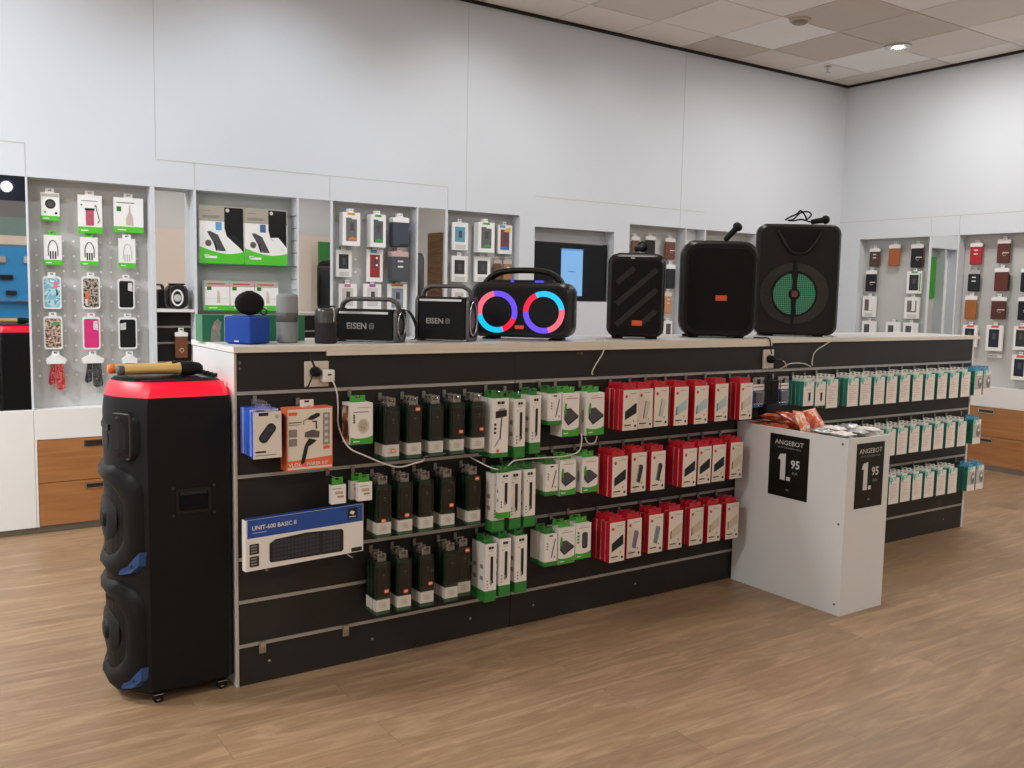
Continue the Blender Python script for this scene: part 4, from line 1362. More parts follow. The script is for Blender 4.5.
# black waterproof style box speakers with carrying frame
def frame_speaker(label, loc, heading, W, D, H, HH, tsize, silver=True):
    t = thing('carry_frame_speaker', label, 'speaker', loc, -R_(heading), 'black box speakers with carrying frame')
    b = B()
    f1 = rrect(W * .90, H - .008, .014, 4, 0, H / 2 + .003); f0 = rrect(W * .90 - .012, H - .02, .012, 4, 0, H / 2 + .003)
    b.yloft([(f0, -D / 2), (f1, -D / 2 + .008), (f1, D / 2 - .008), (f0, D / 2)], FAB)
    b.build('body', t, smooth=40)
    b = B()
    if silver:
        b.box(-W * .42, W * .36, -D / 2 - .0015, -D / 2 + .004, H - .019, H - .010, mat('#cfcfcd', .25, metal=.6)); b.build('silver_strip', t)
    # end rings
    FR = mat('#4a4743', .4, var=.06)
    for s in (-1, 1):
        q = B()
        o = rrect(D + .006, H + .002, .03, 6, 0, H / 2 + .001); i = rrect(D - .026, H - .03, .022, 6, 0, H / 2 + .001)
        x0, x1 = s * W * .45, s * W / 2
        n = len(o)
        for (A, C, xa, xb) in ((o, o, x0, x1), (o, i, x1, x1), (i, i, x1, x0)):
            va = [q.v((xa, p[0], p[1])) for p in A]; vb = [q.v((xb, p[0], p[1])) for p in C]
            for k in range(n):
                q.face([va[k], va[(k + 1) % n], vb[(k + 1) % n], vb[k]], FR)
        q.build('end_frame', t, smooth=40)
        q = B()
        r = min(D, H) * .40
        ez = H * .38
        cz = H / 2 + .002
        xx = s * (W / 2 - .004)
        pts = [(xx + s * .003, r * math.cos(a), cz + ez * math.sin(a)) for a in [2 * PI * k / 28 for k in range(28)]]
        q.tube(pts, .004, mat('#b9b9b6', .25, metal=.8), n=6, closed=True)
        q.face([q.v((xx - s * .001, r * math.cos(2 * PI * k / 24), cz + ez * math.sin(2 * PI * k / 24))) for k in range(24)], PLASD)
        q.face([q.v((xx + s * .001, r * .6 * math.cos(2 * PI * k / 24), cz + ez * .6 * math.sin(2 * PI * k / 24))) for k in range(24)], mat('#7d7b77', .3, metal=.5))
        q.build('bass_radiator', t, smooth=50)
    # handle
    b = B()
    xx = W / 2 - .010
    pts = [(-xx, 0, H - .01), (-xx + .006, 0, H + HH * .45), (-xx + .03, 0, H + HH - .01), (-xx + .055, 0, H + HH - .007),
           (xx - .055, 0, H + HH - .007), (xx - .03, 0, H + HH - .01), (xx - .006, 0, H + HH * .45), (xx, 0, H - .01)]
    P = spline(pts, 5)
    for off in (-.007, .007):
        b.tube([(p.x, p.y + off, p.z) for p in P], .0085, FR, n=8)
    b.build('carry_handle', t, smooth=60)
    b = B()
    EM = mat('#8d8b88', .4)
    b.text('EISEN', tsize, -W * .30, H * .40, EM, y=-D / 2 - .001, bold=.025)
    ex = -W * .30 + tsize * 3.05
    b.print_(rrect(tsize * .62, tsize * .72, tsize * .2, 3, ex, H * .40 + tsize * .34), mat('#5c5a58', .4), y=-D / 2 - .001)
    for k in range(3):
        b.pr(ex - tsize * .2, ex + tsize * .2, H * .40 + tsize * (.14 + .18 * k), H * .40 + tsize * (.2 + .18 * k), PLASD, y=-D / 2 - .0016)
    b.build('lettering', t)
    return t
t = frame_speaker('wide low black speaker with carrying frame, grey lettering and shoulder strap', (1.580, 3.362, CT), 44, .258, .125, .130, .046, .034)
b = B()
pts = [(.12, .02, .13), (.150, .03, .125), (.172, .035, .09), (.185, .03, .05), (.182, .02, .015), (.160, .03, .012)]
P = spline(pts, 5)
for p_, q_ in zip(P, P[1:]):
    b.quad([(p_.x, p_.y - .016, p_.z), (q_.x, q_.y - .016, q_.z), (q_.x, q_.y + .016, q_.z), (p_.x, p_.y + .016, p_.z)], BLACK)
    b.quad([(p_.x - .003, p_.y - .016, p_.z - .002), (p_.x - .003, p_.y + .016, p_.z - .002), (q_.x - .003, q_.y + .016, q_.z - .002), (q_.x - .003, q_.y - .016, q_.z - .002)], BLACK)
b.build('shoulder_strap', t)
frame_speaker('tall square black speaker with carrying frame and grey lettering', (1.925, 3.352, CT), 48, .232, .13, .184, .050, .031)

# blue fabric speaker, clip speaker, cylinders, green carton
t = thing('blue_cube_speaker', 'bright blue fabric box speaker under the round black clip speaker', 'speaker', (1.073, 3.330, CT), -R_(58))
BLU = mat('#0b3d94', .85, var=.12, scale=250, bump=.25, bscale=420)
b = B(); b.rbox(-.0605, .0605, -.055, .055, .003, .100, .007, BLU, seg=3); b.build('body', t, smooth=40)
b = B(); b.box(-.05, .05, -.045, .045, 0, .0032, RUBBER); b.build('foot', t)
b = B(); b.rbox(-.030, .030, -.030, .030, .0995, .1035, .0015, mat('#16306f', .5)); b.build('top_panel', t)
b = B(); b.rbox(-.012, .008, -.0565, -.0545, .008, .013, .0008, mat('#c8c8c8', .4)); b.build('silver_mark', t)
t = thing('clip_speaker', 'small round black clip speaker sitting on the blue speaker', 'speaker', (1.082, 3.330, CT + .1036), -R_(18))
b = B()
ZC_ = .044
b.lathe([(.0, -.024), (.030, -.024), (.044, -.019), (.0515, -.008), (.0525, 0), (.0515, .008), (.044, .019), (.030, .024), (.0, .024)], FAB, n=32, c=(0, 0, ZC_), axis='y', cap=False)
for vv in b.bm.verts:
    vv.co.z = ZC_ + (vv.co.z - ZC_) * .838
b.build('body', t, smooth=60)
b = B(); b.tube([(.050 + .011 * math.cos(a), 0, .014 + .011 * math.sin(a)) for a in [2 * PI * k / 14 for k in range(14)]], .0026, BLACK, n=6, closed=True); b.build('carry_loop', t, smooth=60)
b = B(); b.rbox(-.014, .014, -.008, .008, .0865, .0895, .0015, PLAS); b.build('button_strip', t)

t = thing('cylinder_speaker', 'grey fabric cylinder speaker with darker middle band', 'speaker', (1.236, 3.36, CT))
G1 = mat('#878888', .85, var=.12, scale=260, bump=.25, bscale=450)
b = B(); b.lathe([(.034, 0), (.040, .004), (.041, .078)], G1, n=32); b.build('lower_fabric', t, smooth=50)
b = B(); b.lathe([(.0405, .0785), (.0412, .08), (.0412, .112), (.0405, .1135)], mat('#54524f', .4, var=.08), n=32, cap=False)
b.build('middle_band', t, smooth=50)
b = B(); b.lathe([(.041, .114), (.0405, .172), (.038, .180), (.032, .184), (.0, .185)], G1, n=32); b.build('upper_fabric', t, smooth=50)

t = thing('cylinder_speaker', 'dark cylinder speaker with shiny top half and dangling cord', 'speaker', (1.360, 3.285, CT))
b = B(); b.lathe([(.036, 0), (.042, .004), (.0425, .078)], mat('#2b2a29', .85, var=.12, scale=260, bump=.2, bscale=450), n=32); b.build('fabric_base', t, smooth=50)
b = B(); b.lathe([(.0425, .0785), (.0425, .118), (.041, .128), (.037, .132), (.0, .133)], mat('#4b4a48', .22, var=.06, metal=.3), n=32); b.build('top_cap', t, smooth=50)
b = B(); b.tube(spline([(.008, -.020, .134), (.012, -.040, .136), (.014, -.046, .11), (.012, -.0455, .085)]), .0022, mat('#b9b5ae', .5), n=6)
b.tube(spline([(-.01, -.02, .1355), (.0, -.034, .140), (.02, -.030, .140), (.03, -.01, .1355)]), .003, BLACK, n=6); b.build('wrist_cord', t, smooth=60)

t = thing('green_carton', 'long dark green product carton behind the blue and grey speakers', 'carton', (1.155, 3.535, CT))
GC = mat('#2e7a55', .45, var=.05)
b = B(); b.box(-.200, .200, -.045, .045, 0, .100, GC)
b.pr(-.118, -.088, .0, .1, PAPERW, y=-.0456)
b.pr(-.112, -.096, .078, .094, INK, y=-.0460)
for i in range(6):
    b.pr(-.114, -.094, .012 + i * .01, .016 + i * .01, INKG, y=-.0460)
b.print_([(-.170, .0), (-.132, .0), (-.134, .04), (-.128, .07), (-.142, .085), (-.155, .075), (-.166, .05)], mat('#9c968a', .5, var=.5, scale=90), y=-.0456)
b.print_([(-.164, .05), (-.158, .06), (-.15, .06), (-.152, .045)], mat('#c9a58a', .5), y=-.0460)
b.build('carton', t)

# ring light speaker
t = thing('ring_light_speaker', 'black boombox with two glowing multicolour rings', 'speaker', (2.352, 3.396, CT), -R_(47))
W, D, H = .452, .20, .252
b = B()
o1 = rrect(W, H - .01, .05, 7, 0, H / 2 + .006); o0 = rrect(W - .03, H - .04, .04, 7, 0, H / 2 + .006); ob = rrect(W - .04, H - .04, .045, 7, 0, H / 2 + .01)
b.yloft([(o0, -D / 2), (o1, -D / 2 + .022), (o1, D / 2 - .04), (ob, D / 2)], PLAS)
b.build('cabinet', t, smooth=40)
b = B(); b.prism(rrect(W - .05, H - .06, .035, 6, 0, H / 2 + .006), -D / 2 - .003, -D / 2 + .001, GRILLE); b.build('front_grille', t)
cols = {'pink': '#f2687c', 'violet': '#6a48f2', 'red': '#f00b3c', 'cyan': '#12c4ff'}
def light_ring(cx, cz, segs):
    q = B()
    R1, R0 = .092, .068
    N = 72
    for i in range(N):
        a0, a1 = 360 * i / N, 360 * (i + 1) / N
        mid = (a0 + a1) / 2
        c = None
        for (s0, s1, nm) in segs:
            if s0 <= mid < s1 or s0 <= mid + 360 < s1:
                c = nm
        m = glow(cols[c], 1.05)
        A, C = R_(a0), R_(a1)
        pt = lambda r, a, y: (cx + r * math.cos(a), y, cz + r * math.sin(a))
        y0, y1 = -D / 2 - .007, -D / 2 - .0025
        q.quad([pt(R0, A, y0), pt(R1, A, y0), pt(R1, C, y0), pt(R0, C, y0)], m)
        q.quad([pt(R1, A, y0), pt(R1, A, y1), pt(R1, C, y1), pt(R1, C, y0)], m)
        q.quad([pt(R0, A, y1), pt(R0, A, y0), pt(R0, C, y0), pt(R0, C, y1)], m)
    q.build('light_ring', t)
    q = B(); q.lathe([(.0, -D / 2 - .0045), (.02, -D / 2 - .0045), (.068, -D / 2 - .0032)], mat('#0c0c10', .6, var=.1), n=32, c=(cx, 0, cz), axis='y', cap=False); q.build('woofer', t, smooth=50)
light_ring(-.102, .122, [(100, 190, 'pink'), (0, 100, 'violet'), (340, 360, 'violet'), (290, 340, 'red'), (190, 290, 'cyan')])
light_ring(.1075, .124, [(115, 180, 'red'), (180, 285, 'violet'), (285, 372, 'pink'), (12, 115, 'cyan')])
b = B(); b.rbox(-.02, .02, -D / 2 - .006, -D / 2 - .002, .048, .064, .0015, LOGO); b.build('logo_plate', t)
b = B()
P = spline([(-.185, .0, H - .012), (-.160, 0, H + .02), (-.115, 0, H + .045), (-.04, 0, H + .054), (.05, 0, H + .054), (.110, 0, H + .045), (.150, 0, H + .02), (.170, 0, H - .012)], 5)
for off in (-.016, 0, .016):
    b.tube([(p.x, p.y + off, p.z) for p in P], .013, PLASD, n=8)
b.build('carry_handle', t, smooth=60)
b = B(); b.rbox(-.15, .13, -.05, .05, H - .005, H + .012, .005, PLASD); b.build('control_panel', t)
b = B(); b.rbox(-.055, -.04, -.053, -.0505, H + .0, H + .010, .001, glow('#4a45e8', 1.2)); b.rbox(.055, .095, -.053, -.0505, H + .0, H + .010, .001, glow('#4a45e8', 1.2)); b.build('blue_indicator', t)
for xx in (-.15, .15):
    b = B(); b.rbox(xx - .03, xx + .03, -.06, .06, .0, .0075, .003, RUBBER); b.build('foot', t)

def party_speaker(name, label, loc, heading, W, H, D, r, taper=.82, group=None, frontm=None):
    t = thing(name, label, 'speaker', loc, -R_(heading), group)
    b = B()
    z = H / 2 + .004
    a = rrect(W - .03, H - .036, r * .9, 7, 0, z); c = rrect(W, H - .008, r, 7, 0, z)
    e = rrect(W * taper, H * .94, r, 7, 0, z - .004); f_ = rrect(W * taper - .05, H * .94 - .05, r * .7, 7, 0, z - .004)
    b.yloft([(a, -D / 2), (c, -D / 2 + .018), (c, -D / 2 + .06), (e, D / 2 - .02), (f_, D / 2)], PLAS)
    b.build('cabinet', t, smooth=40)
    for xx in (-W * .3, W * .3):
        for yy in (-D * .3, D * .25):
            b = B(); b.rbox(xx - .025, xx + .025, yy - .02, yy + .02, 0, .012, .004, RUBBER); b.build('foot', t)
    return t
# striped speaker
t = party_speaker('striped_party_speaker', 'upright black speaker with slanted ribs on its grille, third from the right', (2.985, 3.375, CT), 38, .270, .402, .2, .045)
b = B(); b.prism(rrect(.232, .348, .03, 6, 0, .198), -.1035, -.099, GRILLE); b.build('front_grille', t)
RIB = mat('#2b2927', .5, var=.08)
b = B()
for (x0, z0, x1, z1) in ((-.092, .265, -.012, .335), (-.092, .165, .095, .33), (-.092, .065, .095, .235), (.028, .075, .095, .135)):
    dx, dz = x1 - x0, z1 - z0
    L = math.hypot(dx, dz); nx, nz = -dz / L * .012, dx / L * .012
    b.prism([(x0 - nx, z0 - nz), (x1 - nx, z1 - nz), (x1 + nx, z1 + nz), (x0 + nx, z0 + nz)], -.108, -.1032, RIB)
b.build('slanted_ribs', t)
b = B(); b.rbox(-.018, .031, -.1085, -.1037, .063, .088, .002, LOGO); b.build('logo_plate', t)
b = B(); b.rbox(-.03, -.012, -.1062, -.1037, .378, .384, .0008, mat('#c4c4c2', .4)); b.build('white_mark', t)
b = B(); b.rbox(-.09, .09, -.05, .05, .396, .408, .005, PLASD); b.build('control_panel', t, smooth=40)

def mic(name, label, loc, rot, L, m_handle, r=.014, hr=.024, cap=None):
    t = thing(name, label, 'microphone', loc, 0, None, rot=rot)
    b = B(); b.lathe([(r * .55, 0), (r * .9, .004), (r, L * .35), (r * 1.08, L * .66), (r * 1.35, L * .72)], m_handle, n=16, axis='x'); b.build('handle', t, smooth=50)
    if cap:
        b = B(); b.lathe([(.0, -.004), (r * .8, -.0035), (r * 1.0, .0), (r * 1.05, .016), (r * .99, .018)], cap, n=16, axis='x', cap=False); b.build('end_cap', t, smooth=50)
    b = B(); b.lathe([(r * 1.3, L * .722), (hr, L * .76), (hr * 1.02, L * .86), (hr * .8, L * .96), (hr * .4, L), (.001, L * 1.005)], mat('#191918', .6, var=.3, scale=300), n=18, axis='x'); b.build('grille_head', t, smooth=60)
    return t
# mic resting on the striped speaker
mic('black_microphone', 'black microphone lying on top of the striped speaker', (2.962, 3.35, CT + .427), (0, R_(-10), R_(30)), .12, BLACK, r=.014, hr=.026)

# big rounded speaker
t = party_speaker('rounded_party_speaker', 'large black rounded loudspeaker with plain grille and orange badge, second from right', (3.540, 3.392, CT), 33, .390, .488, .26, .075)
b = B(); b.prism(rrect(.325, .415, .055, 7, 0, .244), -.136, -.129, mat('#0e0d0d', .75, var=.2, scale=200)); b.build('front_grille', t)
b = B(); b.ring(rrect(.355, .450, .065, 7, 0, .246), rrect(.327, .417, .055, 7, 0, .244), -.1355, -.128, PLASD); b.build('grille_rim', t, smooth=40)
b = B(); b.rbox(-.022, .036, -.1405, -.1362, .188, .216, .002, LOGO); b.build('logo_plate', t)
b = B(); b.rbox(-.13, .13, -.06, .06, .480, .493, .005, PLASD); b.build('control_panel', t, smooth=40)
mic('black_microphone', 'black microphone standing slanted on the rounded loudspeaker', (3.590, 3.375, CT + .500), (0, R_(-48), R_(-30)), .115, BLACK, r=.015, hr=.025)

# largest speaker
t = party_speaker('large_party_speaker', 'largest black loudspeaker with green lit woofer at the right end of the row', (4.20, 3.437, CT), 37, .452, .612, .30, .055, taper=.74)
fy = -.15
b = B(); b.prism([(-.118, .560), (-.135, .585), (.128, .585), (.108, .548), (.045, .468), (.015, .455), (-.035, .455), (-.06, .468)], fy - .002, fy + .002, mat('#090909', .6)); b.build('horn_recess', t)
b = B()
P = spline([(-.125, fy - .004, .575), (-.105, fy - .006, .54), (-.055, fy - .006, .466), (-.01, fy - .006, .45), (.045, fy - .006, .462), (.1, fy - .006, .535), (.118, fy - .004, .572)], 5)
b.tube(P, .009, PLASD, n=8); b.build('horn_rim', t, smooth=60)
b = B()
b.lathe([(.0, fy - .008), (.022, fy - .010), (.028, fy - .006), (.030, fy - .003)], BLACK, n=24, c=(-.018, 0, .232), axis='y', cap=False)
b.print_(circ(.018, 20, -.018, .232), mat('#6b3b2c', .5), y=fy - .0105)
b.build('woofer_cap', t, smooth=50)
GG = bpy.data.materials.new('green_lit_grille'); GG.use_nodes = True
nt = GG.node_tree; bb = nt.nodes['Principled BSDF']
tc = nt.nodes.new('ShaderNodeTexCoord'); vo = nt.nodes.new('ShaderNodeTexVoronoi'); vo.inputs['Scale'].default_value = 95; vo.inputs['Randomness'].default_value = 0
cr = nt.nodes.new('ShaderNodeValToRGB'); cr.color_ramp.elements[0].position = .3; cr.color_ramp.elements[0].color = lin('#62cf98'); cr.color_ramp.elements[1].position = .62; cr.color_ramp.elements[1].color = lin('#16402c')
nt.links.new(tc.outputs['Object'], vo.inputs['Vector']); nt.links.new(vo.outputs['Distance'], cr.inputs['Fac'])
nt.links.new(cr.outputs['Color'], bb.inputs['Emission Color']); bb.inputs['Emission Strength'].default_value = .75; bb.inputs['Base Color'].default_value = lin('#101512')
b = B()
for s in (-1, 1):
    a0, a1 = (100, 262) if s < 0 else (-82, 80)
    outer = [(-.018 + .114 * math.cos(R_(a0 + (a1 - a0) * i / 20)), .232 + .114 * math.sin(R_(a0 + (a1 - a0) * i / 20))) for i in range(21)]
    inner = [(-.018 + .032 * math.cos(R_(a0 + (a1 - a0) * i / 20)), .232 + .032 * math.sin(R_(a0 + (a1 - a0) * i / 20))) for i in range(21)]
    for i in range(20):
        b.print_([outer[i], outer[i + 1], inner[i + 1], inner[i]][::-1], GG, y=fy - .003)
b.build('green_lit_woofer', t)
b = B(); b.ring(circ(.124, 48, -.018, .232), circ(.114, 48, -.018, .232), fy - .006, fy + .001, BLACK)
b.prism([(-.030, .395), (-.026, .42), (-.014, .42), (-.010, .395), (-.004, .26), (-.006, .2), (-.018, .06), (-.03, .06), (-.034, .2), (-.032, .26)], fy - .0058, fy - .0032, BLACK)
b.build('woofer_ring', t)
b = B()
MG = mat('#37342f', .5, var=.35, scale=40)
b.ring(circ(.185, 40, -.018, .235, ez=.165), circ(.125, 40, -.018, .235), fy - .0022, fy + .0008, MG); b.build('outer_grille', t)
mic('black_microphone', 'black microphone lying at the right on top of the largest loudspeaker', (4.262, 3.37, CT + .634), (0, R_(-10), R_(-20)), .11, BLACK, r=.015, hr=.024)
cable([(4.08, 3.40, CT + .636), (4.10, 3.39, CT + .65), (4.15, 3.38, CT + .672), (4.17, 3.37, CT + .69), (4.20, 3.36, CT + .66), (4.22, 3.37, CT + .645), (4.26, 3.37, CT + .672), (4.24, 3.38, CT + .69), (4.20, 3.40, CT + .68), (4.16, 3.41, CT + .645),
       (4.13, 3.42, CT + .638), (4.19, 3.43, CT + .64), (4.24, 3.42, CT + .65), (4.29, 3.40, CT + .638)], 'tangled black microphone cable on top of the largest loudspeaker', .0045, BLACK, 'coiled_cable')
cable([(3.64, 3.20, CT + .006), (3.66, 3.17, CT + .005), (3.69, 3.144, CT + .003), (3.700, 3.138, CT - .03), (3.702, 3.135, CT - .06), (3.704, 3.130, CT - .078)], 'black power cable running from the counter down to the middle socket', .0035, BLACK, 'power_cable')

# ------------------------------------------------------------------ tall tower speaker at the left end
t = thing('tower_speaker', 'tall black tower loudspeaker with glowing red band at the left counter end', 'speaker', (.823, 3.356, 0))
t.scale = (1, 1, 1.012)
TPL = mat('#0a0a0a', .5, var=.08)
TB = mat('#0c0b0b', .55, var=.08, scale=30)
HY = .193                                     # half width of the cabinet
def fx(y, bulge=.100):                        # bowed front baffle
    return -.141 - bulge * max(0, 1 - (y / HY) ** 2)
def tsec(inset=0.0, bulge=.100):
    pts = [(.143 - inset, -HY + .02 + inset), (.143 - inset, HY - .02 - inset), (.123 - inset, HY - inset)]
    ys = [HY - inset - 2 * (HY - inset) * i / 14 for i in range(15)]
    pts += [(fx(y / (1 - inset / HY), bulge) + inset, y) for y in ys]
    pts += [(.123 - inset, -HY + inset)]
    return pts
b = B()
b.zloft([(tsec(.012), .034), (tsec(), .048), (tsec(), .995), (tsec(.006), 1.040)], TB)
b.build('cabinet', t, smooth=40)
b = B()
RG = glow('#ff0030', .85)
b.zloft([(tsec(.006), 1.0405), (tsec(.018), 1.078), (tsec(.028), 1.090)], RG)
b.build('red_light_band', t, smooth=40)
b = B()
b.zloft([(tsec(.028), 1.0905), (tsec(.036), 1.097)], PLASD)
b.box(-.16, .0, -.12, .12, 1.0972, 1.0995, BLACKS)
for i in range(5):
    b.lathe([(.011, 1.0972), (.010, 1.110), (.0, 1.1105)], BLACK, n=14, c=(.108, -.1 + i * .05, 0))
b.box(.06, .08, -.12, .12, 1.0972, 1.099, mat('#55524f', .35))
b.build('control_panel', t, smooth=40)
# woofers on the bowed front
def bowed(q, prof, m, mcap, zc):
    q.loft([[(fx(p[0]) - e, p[0], p[1]) for p in rrect(w, h, r, 6, 0, zc)] for w, h, r, e in prof], m, cap0=False, cap1=False)
    w, h, r, e = prof[-1]
    N = 8
    for i in range(N):
        y0, y1 = -w / 2 + w * i / N, -w / 2 + w * (i + 1) / N
        q.face([q.v((fx(y) - e, y, z)) for y, z in ((y0, zc - h / 2 + .01), (y1, zc - h / 2 + .01), (y1, zc + h / 2 - .01), (y0, zc + h / 2 - .01))], mcap)
for nm, zc in (('upper', .622), ('lower', .228)):
    q = B()
    bowed(q, [(.362, .376, .09, -.003), (.360, .373, .09, .012), (.326, .338, .10, .021), (.276, .288, .10, .018), (.240, .250, .09, .003)], TPL, TPL, zc)
    q.build('woofer_surround', t, smooth=45)
    q = B()
    q.lathe([(.098, fx(0) + .018), (.08, fx(0) - .002), (.035, fx(0) - .004), (.03, fx(0) - .014), (.0, fx(0) - .018)], mat('#1b1a1a', .6, var=.1), n=32, c=(0, 0, zc), axis='x', cap=False)
    q.build('woofer_cone', t, smooth=50)
    q = B()
    pts = [(-.186, zc - .092), (-.182, zc - .138), (-.158, zc - .166), (-.118, zc - .176), (-.125, zc - .158), (-.150, zc - .142), (-.168, zc - .115)]
    pf = [q.v((fx(y) - .022, y, z)) for y, z in pts]; pb = [q.v((fx(y) + .004, y, z)) for y, z in pts]
    BA = mat('#21406f', .35, var=.08)
    q.face(pf, BA); q.face(list(reversed(pb)), BA)
    for i in range(len(pts)):
        j = (i + 1) % len(pts)
        q.face([pf[i], pb[i], pb[j], pf[j]], BA)
    q.lathe([(.006, fx(-.160) - .022), (.0, fx(-.160) - .024)], BLACK, n=10, c=(0, -.160, zc - .142), axis='x', cap=False)
    q.build('blue_accent', t)
q = B()
bowed(q, [(.350, .165, .04, -.003), (.346, .161, .04, .014), (.290, .115, .03, .016), (.280, .106, .026, .002)], TPL, BLACK, .912)
q.build('tweeter_surround', t, smooth=45)
q = B()
q.box(fx(0) + .002, fx(0) + .01, -.06, .06, .925, .945, PLASD); q.lathe([(.045, fx(0) + .004), (.05, fx(0) + .003), (.03, fx(0) + .002), (.0, fx(0) + .001)], PLASD, n=24, c=(0, 0, .895), axis='x', cap=False)
q.build('tweeter_horn', t, smooth=45)
q = B()
P = spline([(fx(-.10) - .012, -.10, .985), (fx(-.145) - .012, -.145, .985), (fx(-.158) - .012, -.158, .972), (fx(-.158) - .012, -.158, .85), (fx(-.145) - .012, -.145, .838)], 4)
q.tube(P, .0055, mat('#2f2723', .35, var=.08), n=8); q.build('corner_frame', t, smooth=60)
# side carrying recess
q = B()
q.M = Matrix.Translation((.006, -.1935, .690))
q.ring(rrect(.118, .086, .012, 4), rrect(.098, .066, .010, 4), -.004, .0, PLAS)
q.print_(rrect(.098, .066, .010, 4), mat('#020202', .8), y=-.0012)  # flat near-black patch paints the shade of the handle cavity
q.box(-.044, .044, -.003, -.0012, .020, .032, mat('#2c2a28', .3))
for sx in (-1, 1):
    for sz in (-1, 1):
        q.lathe([(.005, -.0041), (.004, -.006), (.0, -.0062)], mat('#4a4846', .3, metal=.6), n=10, c=(sx * .068, 0, sz * .046), axis='y')
q.build('side_handle', t)
for xx in (-.118, .100):
    for yy in (-.172, .165):
        c = B(); c.lathe([(.017, -.009), (.018, -.004), (.018, .004), (.017, .009)], RUBBER, n=20, c=(xx, yy, .0185), axis='y')
        c.lathe([(.009, -.0105), (.009, .0105)], CHROME, n=14, c=(xx, yy, .0185), axis='y')
        c.box(xx - .012, xx + .012, yy - .013, yy - .0095, .015, .034, PLASD); c.box(xx - .012, xx + .012, yy + .0095, yy + .013, .015, .034, PLASD)
        c.box(xx - .016, xx + .016, yy - .016, yy + .016, .031, .0338, CHROME)
        c.build('caster', t, smooth=40)
GOLD = mat('#dcb76c', .3, metal=.35, var=.05)
mic('golden_microphone', 'golden microphone lying across the red topped speaker, nearer the viewer', (.622, 3.300, 1.1380), (0, R_(0), R_(4)), .285, GOLD, r=.0165, hr=.0245, cap=mat('#4a4a50', .4))
mic('golden_microphone', 'golden microphone with orange end on the red topped speaker, behind the other', (.606, 3.374, 1.1380), (0, R_(0), R_(-2)), .285, GOLD, r=.0165, hr=.0245, cap=mat('#d9702f', .4))
# ------------------------------------------------------------------ goods in the wall niches
_wh = {}
def wall_hook(x, z, label, wall):
    if 'm' not in _wh:
        b = B(); b.tube([(0, 0, 0), (0, -.094, 0), (0, -.097, .005)], .0022, CHROME, n=5); b.box(-.008, .008, -.0015, 0, -.008, .008, CHROME)
        o = b.build('peg_hook'); _wh['m'] = o.data
    else:
        o = bpy.data.objects.new('peg_hook', _wh['m']); COL.objects.link(o)
    if wall == 'back':
        o.location = (x, YN - .0135, z)
    else:
        o.location = (XN - .0135, x, z); o.rotation_euler = (0, 0, -PI / 2)
    tag(o, label, 'hook', 'hooks in the wall niches')

def wthing(name, label, cat, x, z, wall, group, dy=0.0):
    if wall == 'back':
        return thing(name, label, cat, (x, 5.848 + dy, z), 0, group)
    return thing(name, label, cat, (7.822 + dy, x, z), -PI / 2, group)

def tab(t, w, h, m, y=.010, top=.026):
    b = B()
    b.box(-w / 2, w / 2, y, y + .0015, h + .0003, h + .010, m); b.box(-w / 2, w / 2, y, y + .0015, h + .019, h + top, m)
    b.box(-w / 2, -.008, y, y + .0015, h + .010, h + .019, m); b.box(.008, w / 2, y, y + .0015, h + .010, h + .019, m)
    b.build('hang_tab', t)

LIME = mat('#55c532', .4, var=.03)
PW = mat('#f0efed', .4, var=.01)
def green_box(x, z, w, h, label, art, wall='back'):
    t = wthing('accessory_carton', label, 'carton', x, z, wall, 'white cartons with green base in the left niche')
    b = B(); b.box(-w / 2, w / 2, 0, .022, 0, h, PW)
    b.box(-w / 2 - .0005, w / 2 + .0005, -.0006, .0225, -.0003, h * .17, LIME)
    b.pr(-w * .4, -w * .1, h * .06, h * .09, PW, y=-.0010)
    art(b, w, h)
    b.build('carton', t); tab(t, min(w * .5, .05), h, PW if art not in (art_lanyard,) else LIME)
    wall_hook(x, z + h + .0122, 'peg hook behind the ' + ' '.join(label.split(' ')[:12]), wall)
def art_dial(b, w, h):
    b.print_(circ(w * .29, 20, 0, h * .6), INK, y=-.0010); b.print_(circ(w * .2, 20, 0, h * .6), mat('#4a4a4a', .4), y=-.0014)
    b.pr(-w * .46, w * .46, h * .86, h * .97, mat('#b8b2a6', .5), y=-.0010); b.print_(circ(.007, 10, -w * .3, h * .3), LIME, y=-.0010); b.print_(circ(.007, 10, w * .3, h * .27), INK, y=-.0010)
def art_pouch(b, w, h):
    b.print_(rrect(w * .34, h * .44, .006, 3, -w * .02, h * .42), mat('#b5566a', .5, var=.5, scale=70), y=-.0010)
    b.pr(-w * .22, w * .18, h * .6, h * .66, INK, y=-.0013)
    b.tube([(w * .18, -.001, h * .7), (w * .24, -.001, h * .76), (w * .28, -.001, h * .6), (w * .38, -.001, h * .35), (w * .3, -.001, h * .27)], .002, INK, n=5)
    b.pr(-w * .36, w * .3, h * .84, h * .86, INKG, y=-.0010); b.print_(circ(.005, 8, -w * .36, h * .74), GREEND, y=-.0010)
def art_pump(b, w, h):
    b.print_([(-w * .1, h * .22), (w * .16, h * .2), (w * .14, h * .45), (w * .06, h * .6), (w * .06, h * .78), (0, h * .78), (0, h * .6), (-w * .1, h * .42)], mat('#cbb9b0', .5, var=.1), y=-.0010)
    b.pr(-w * .42, -w * .26, h * .6, h * .74, GREEND, y=-.0010); b.pr(-w * .42, w * .2, h * .84, h * .87, INKG, y=-.0010)
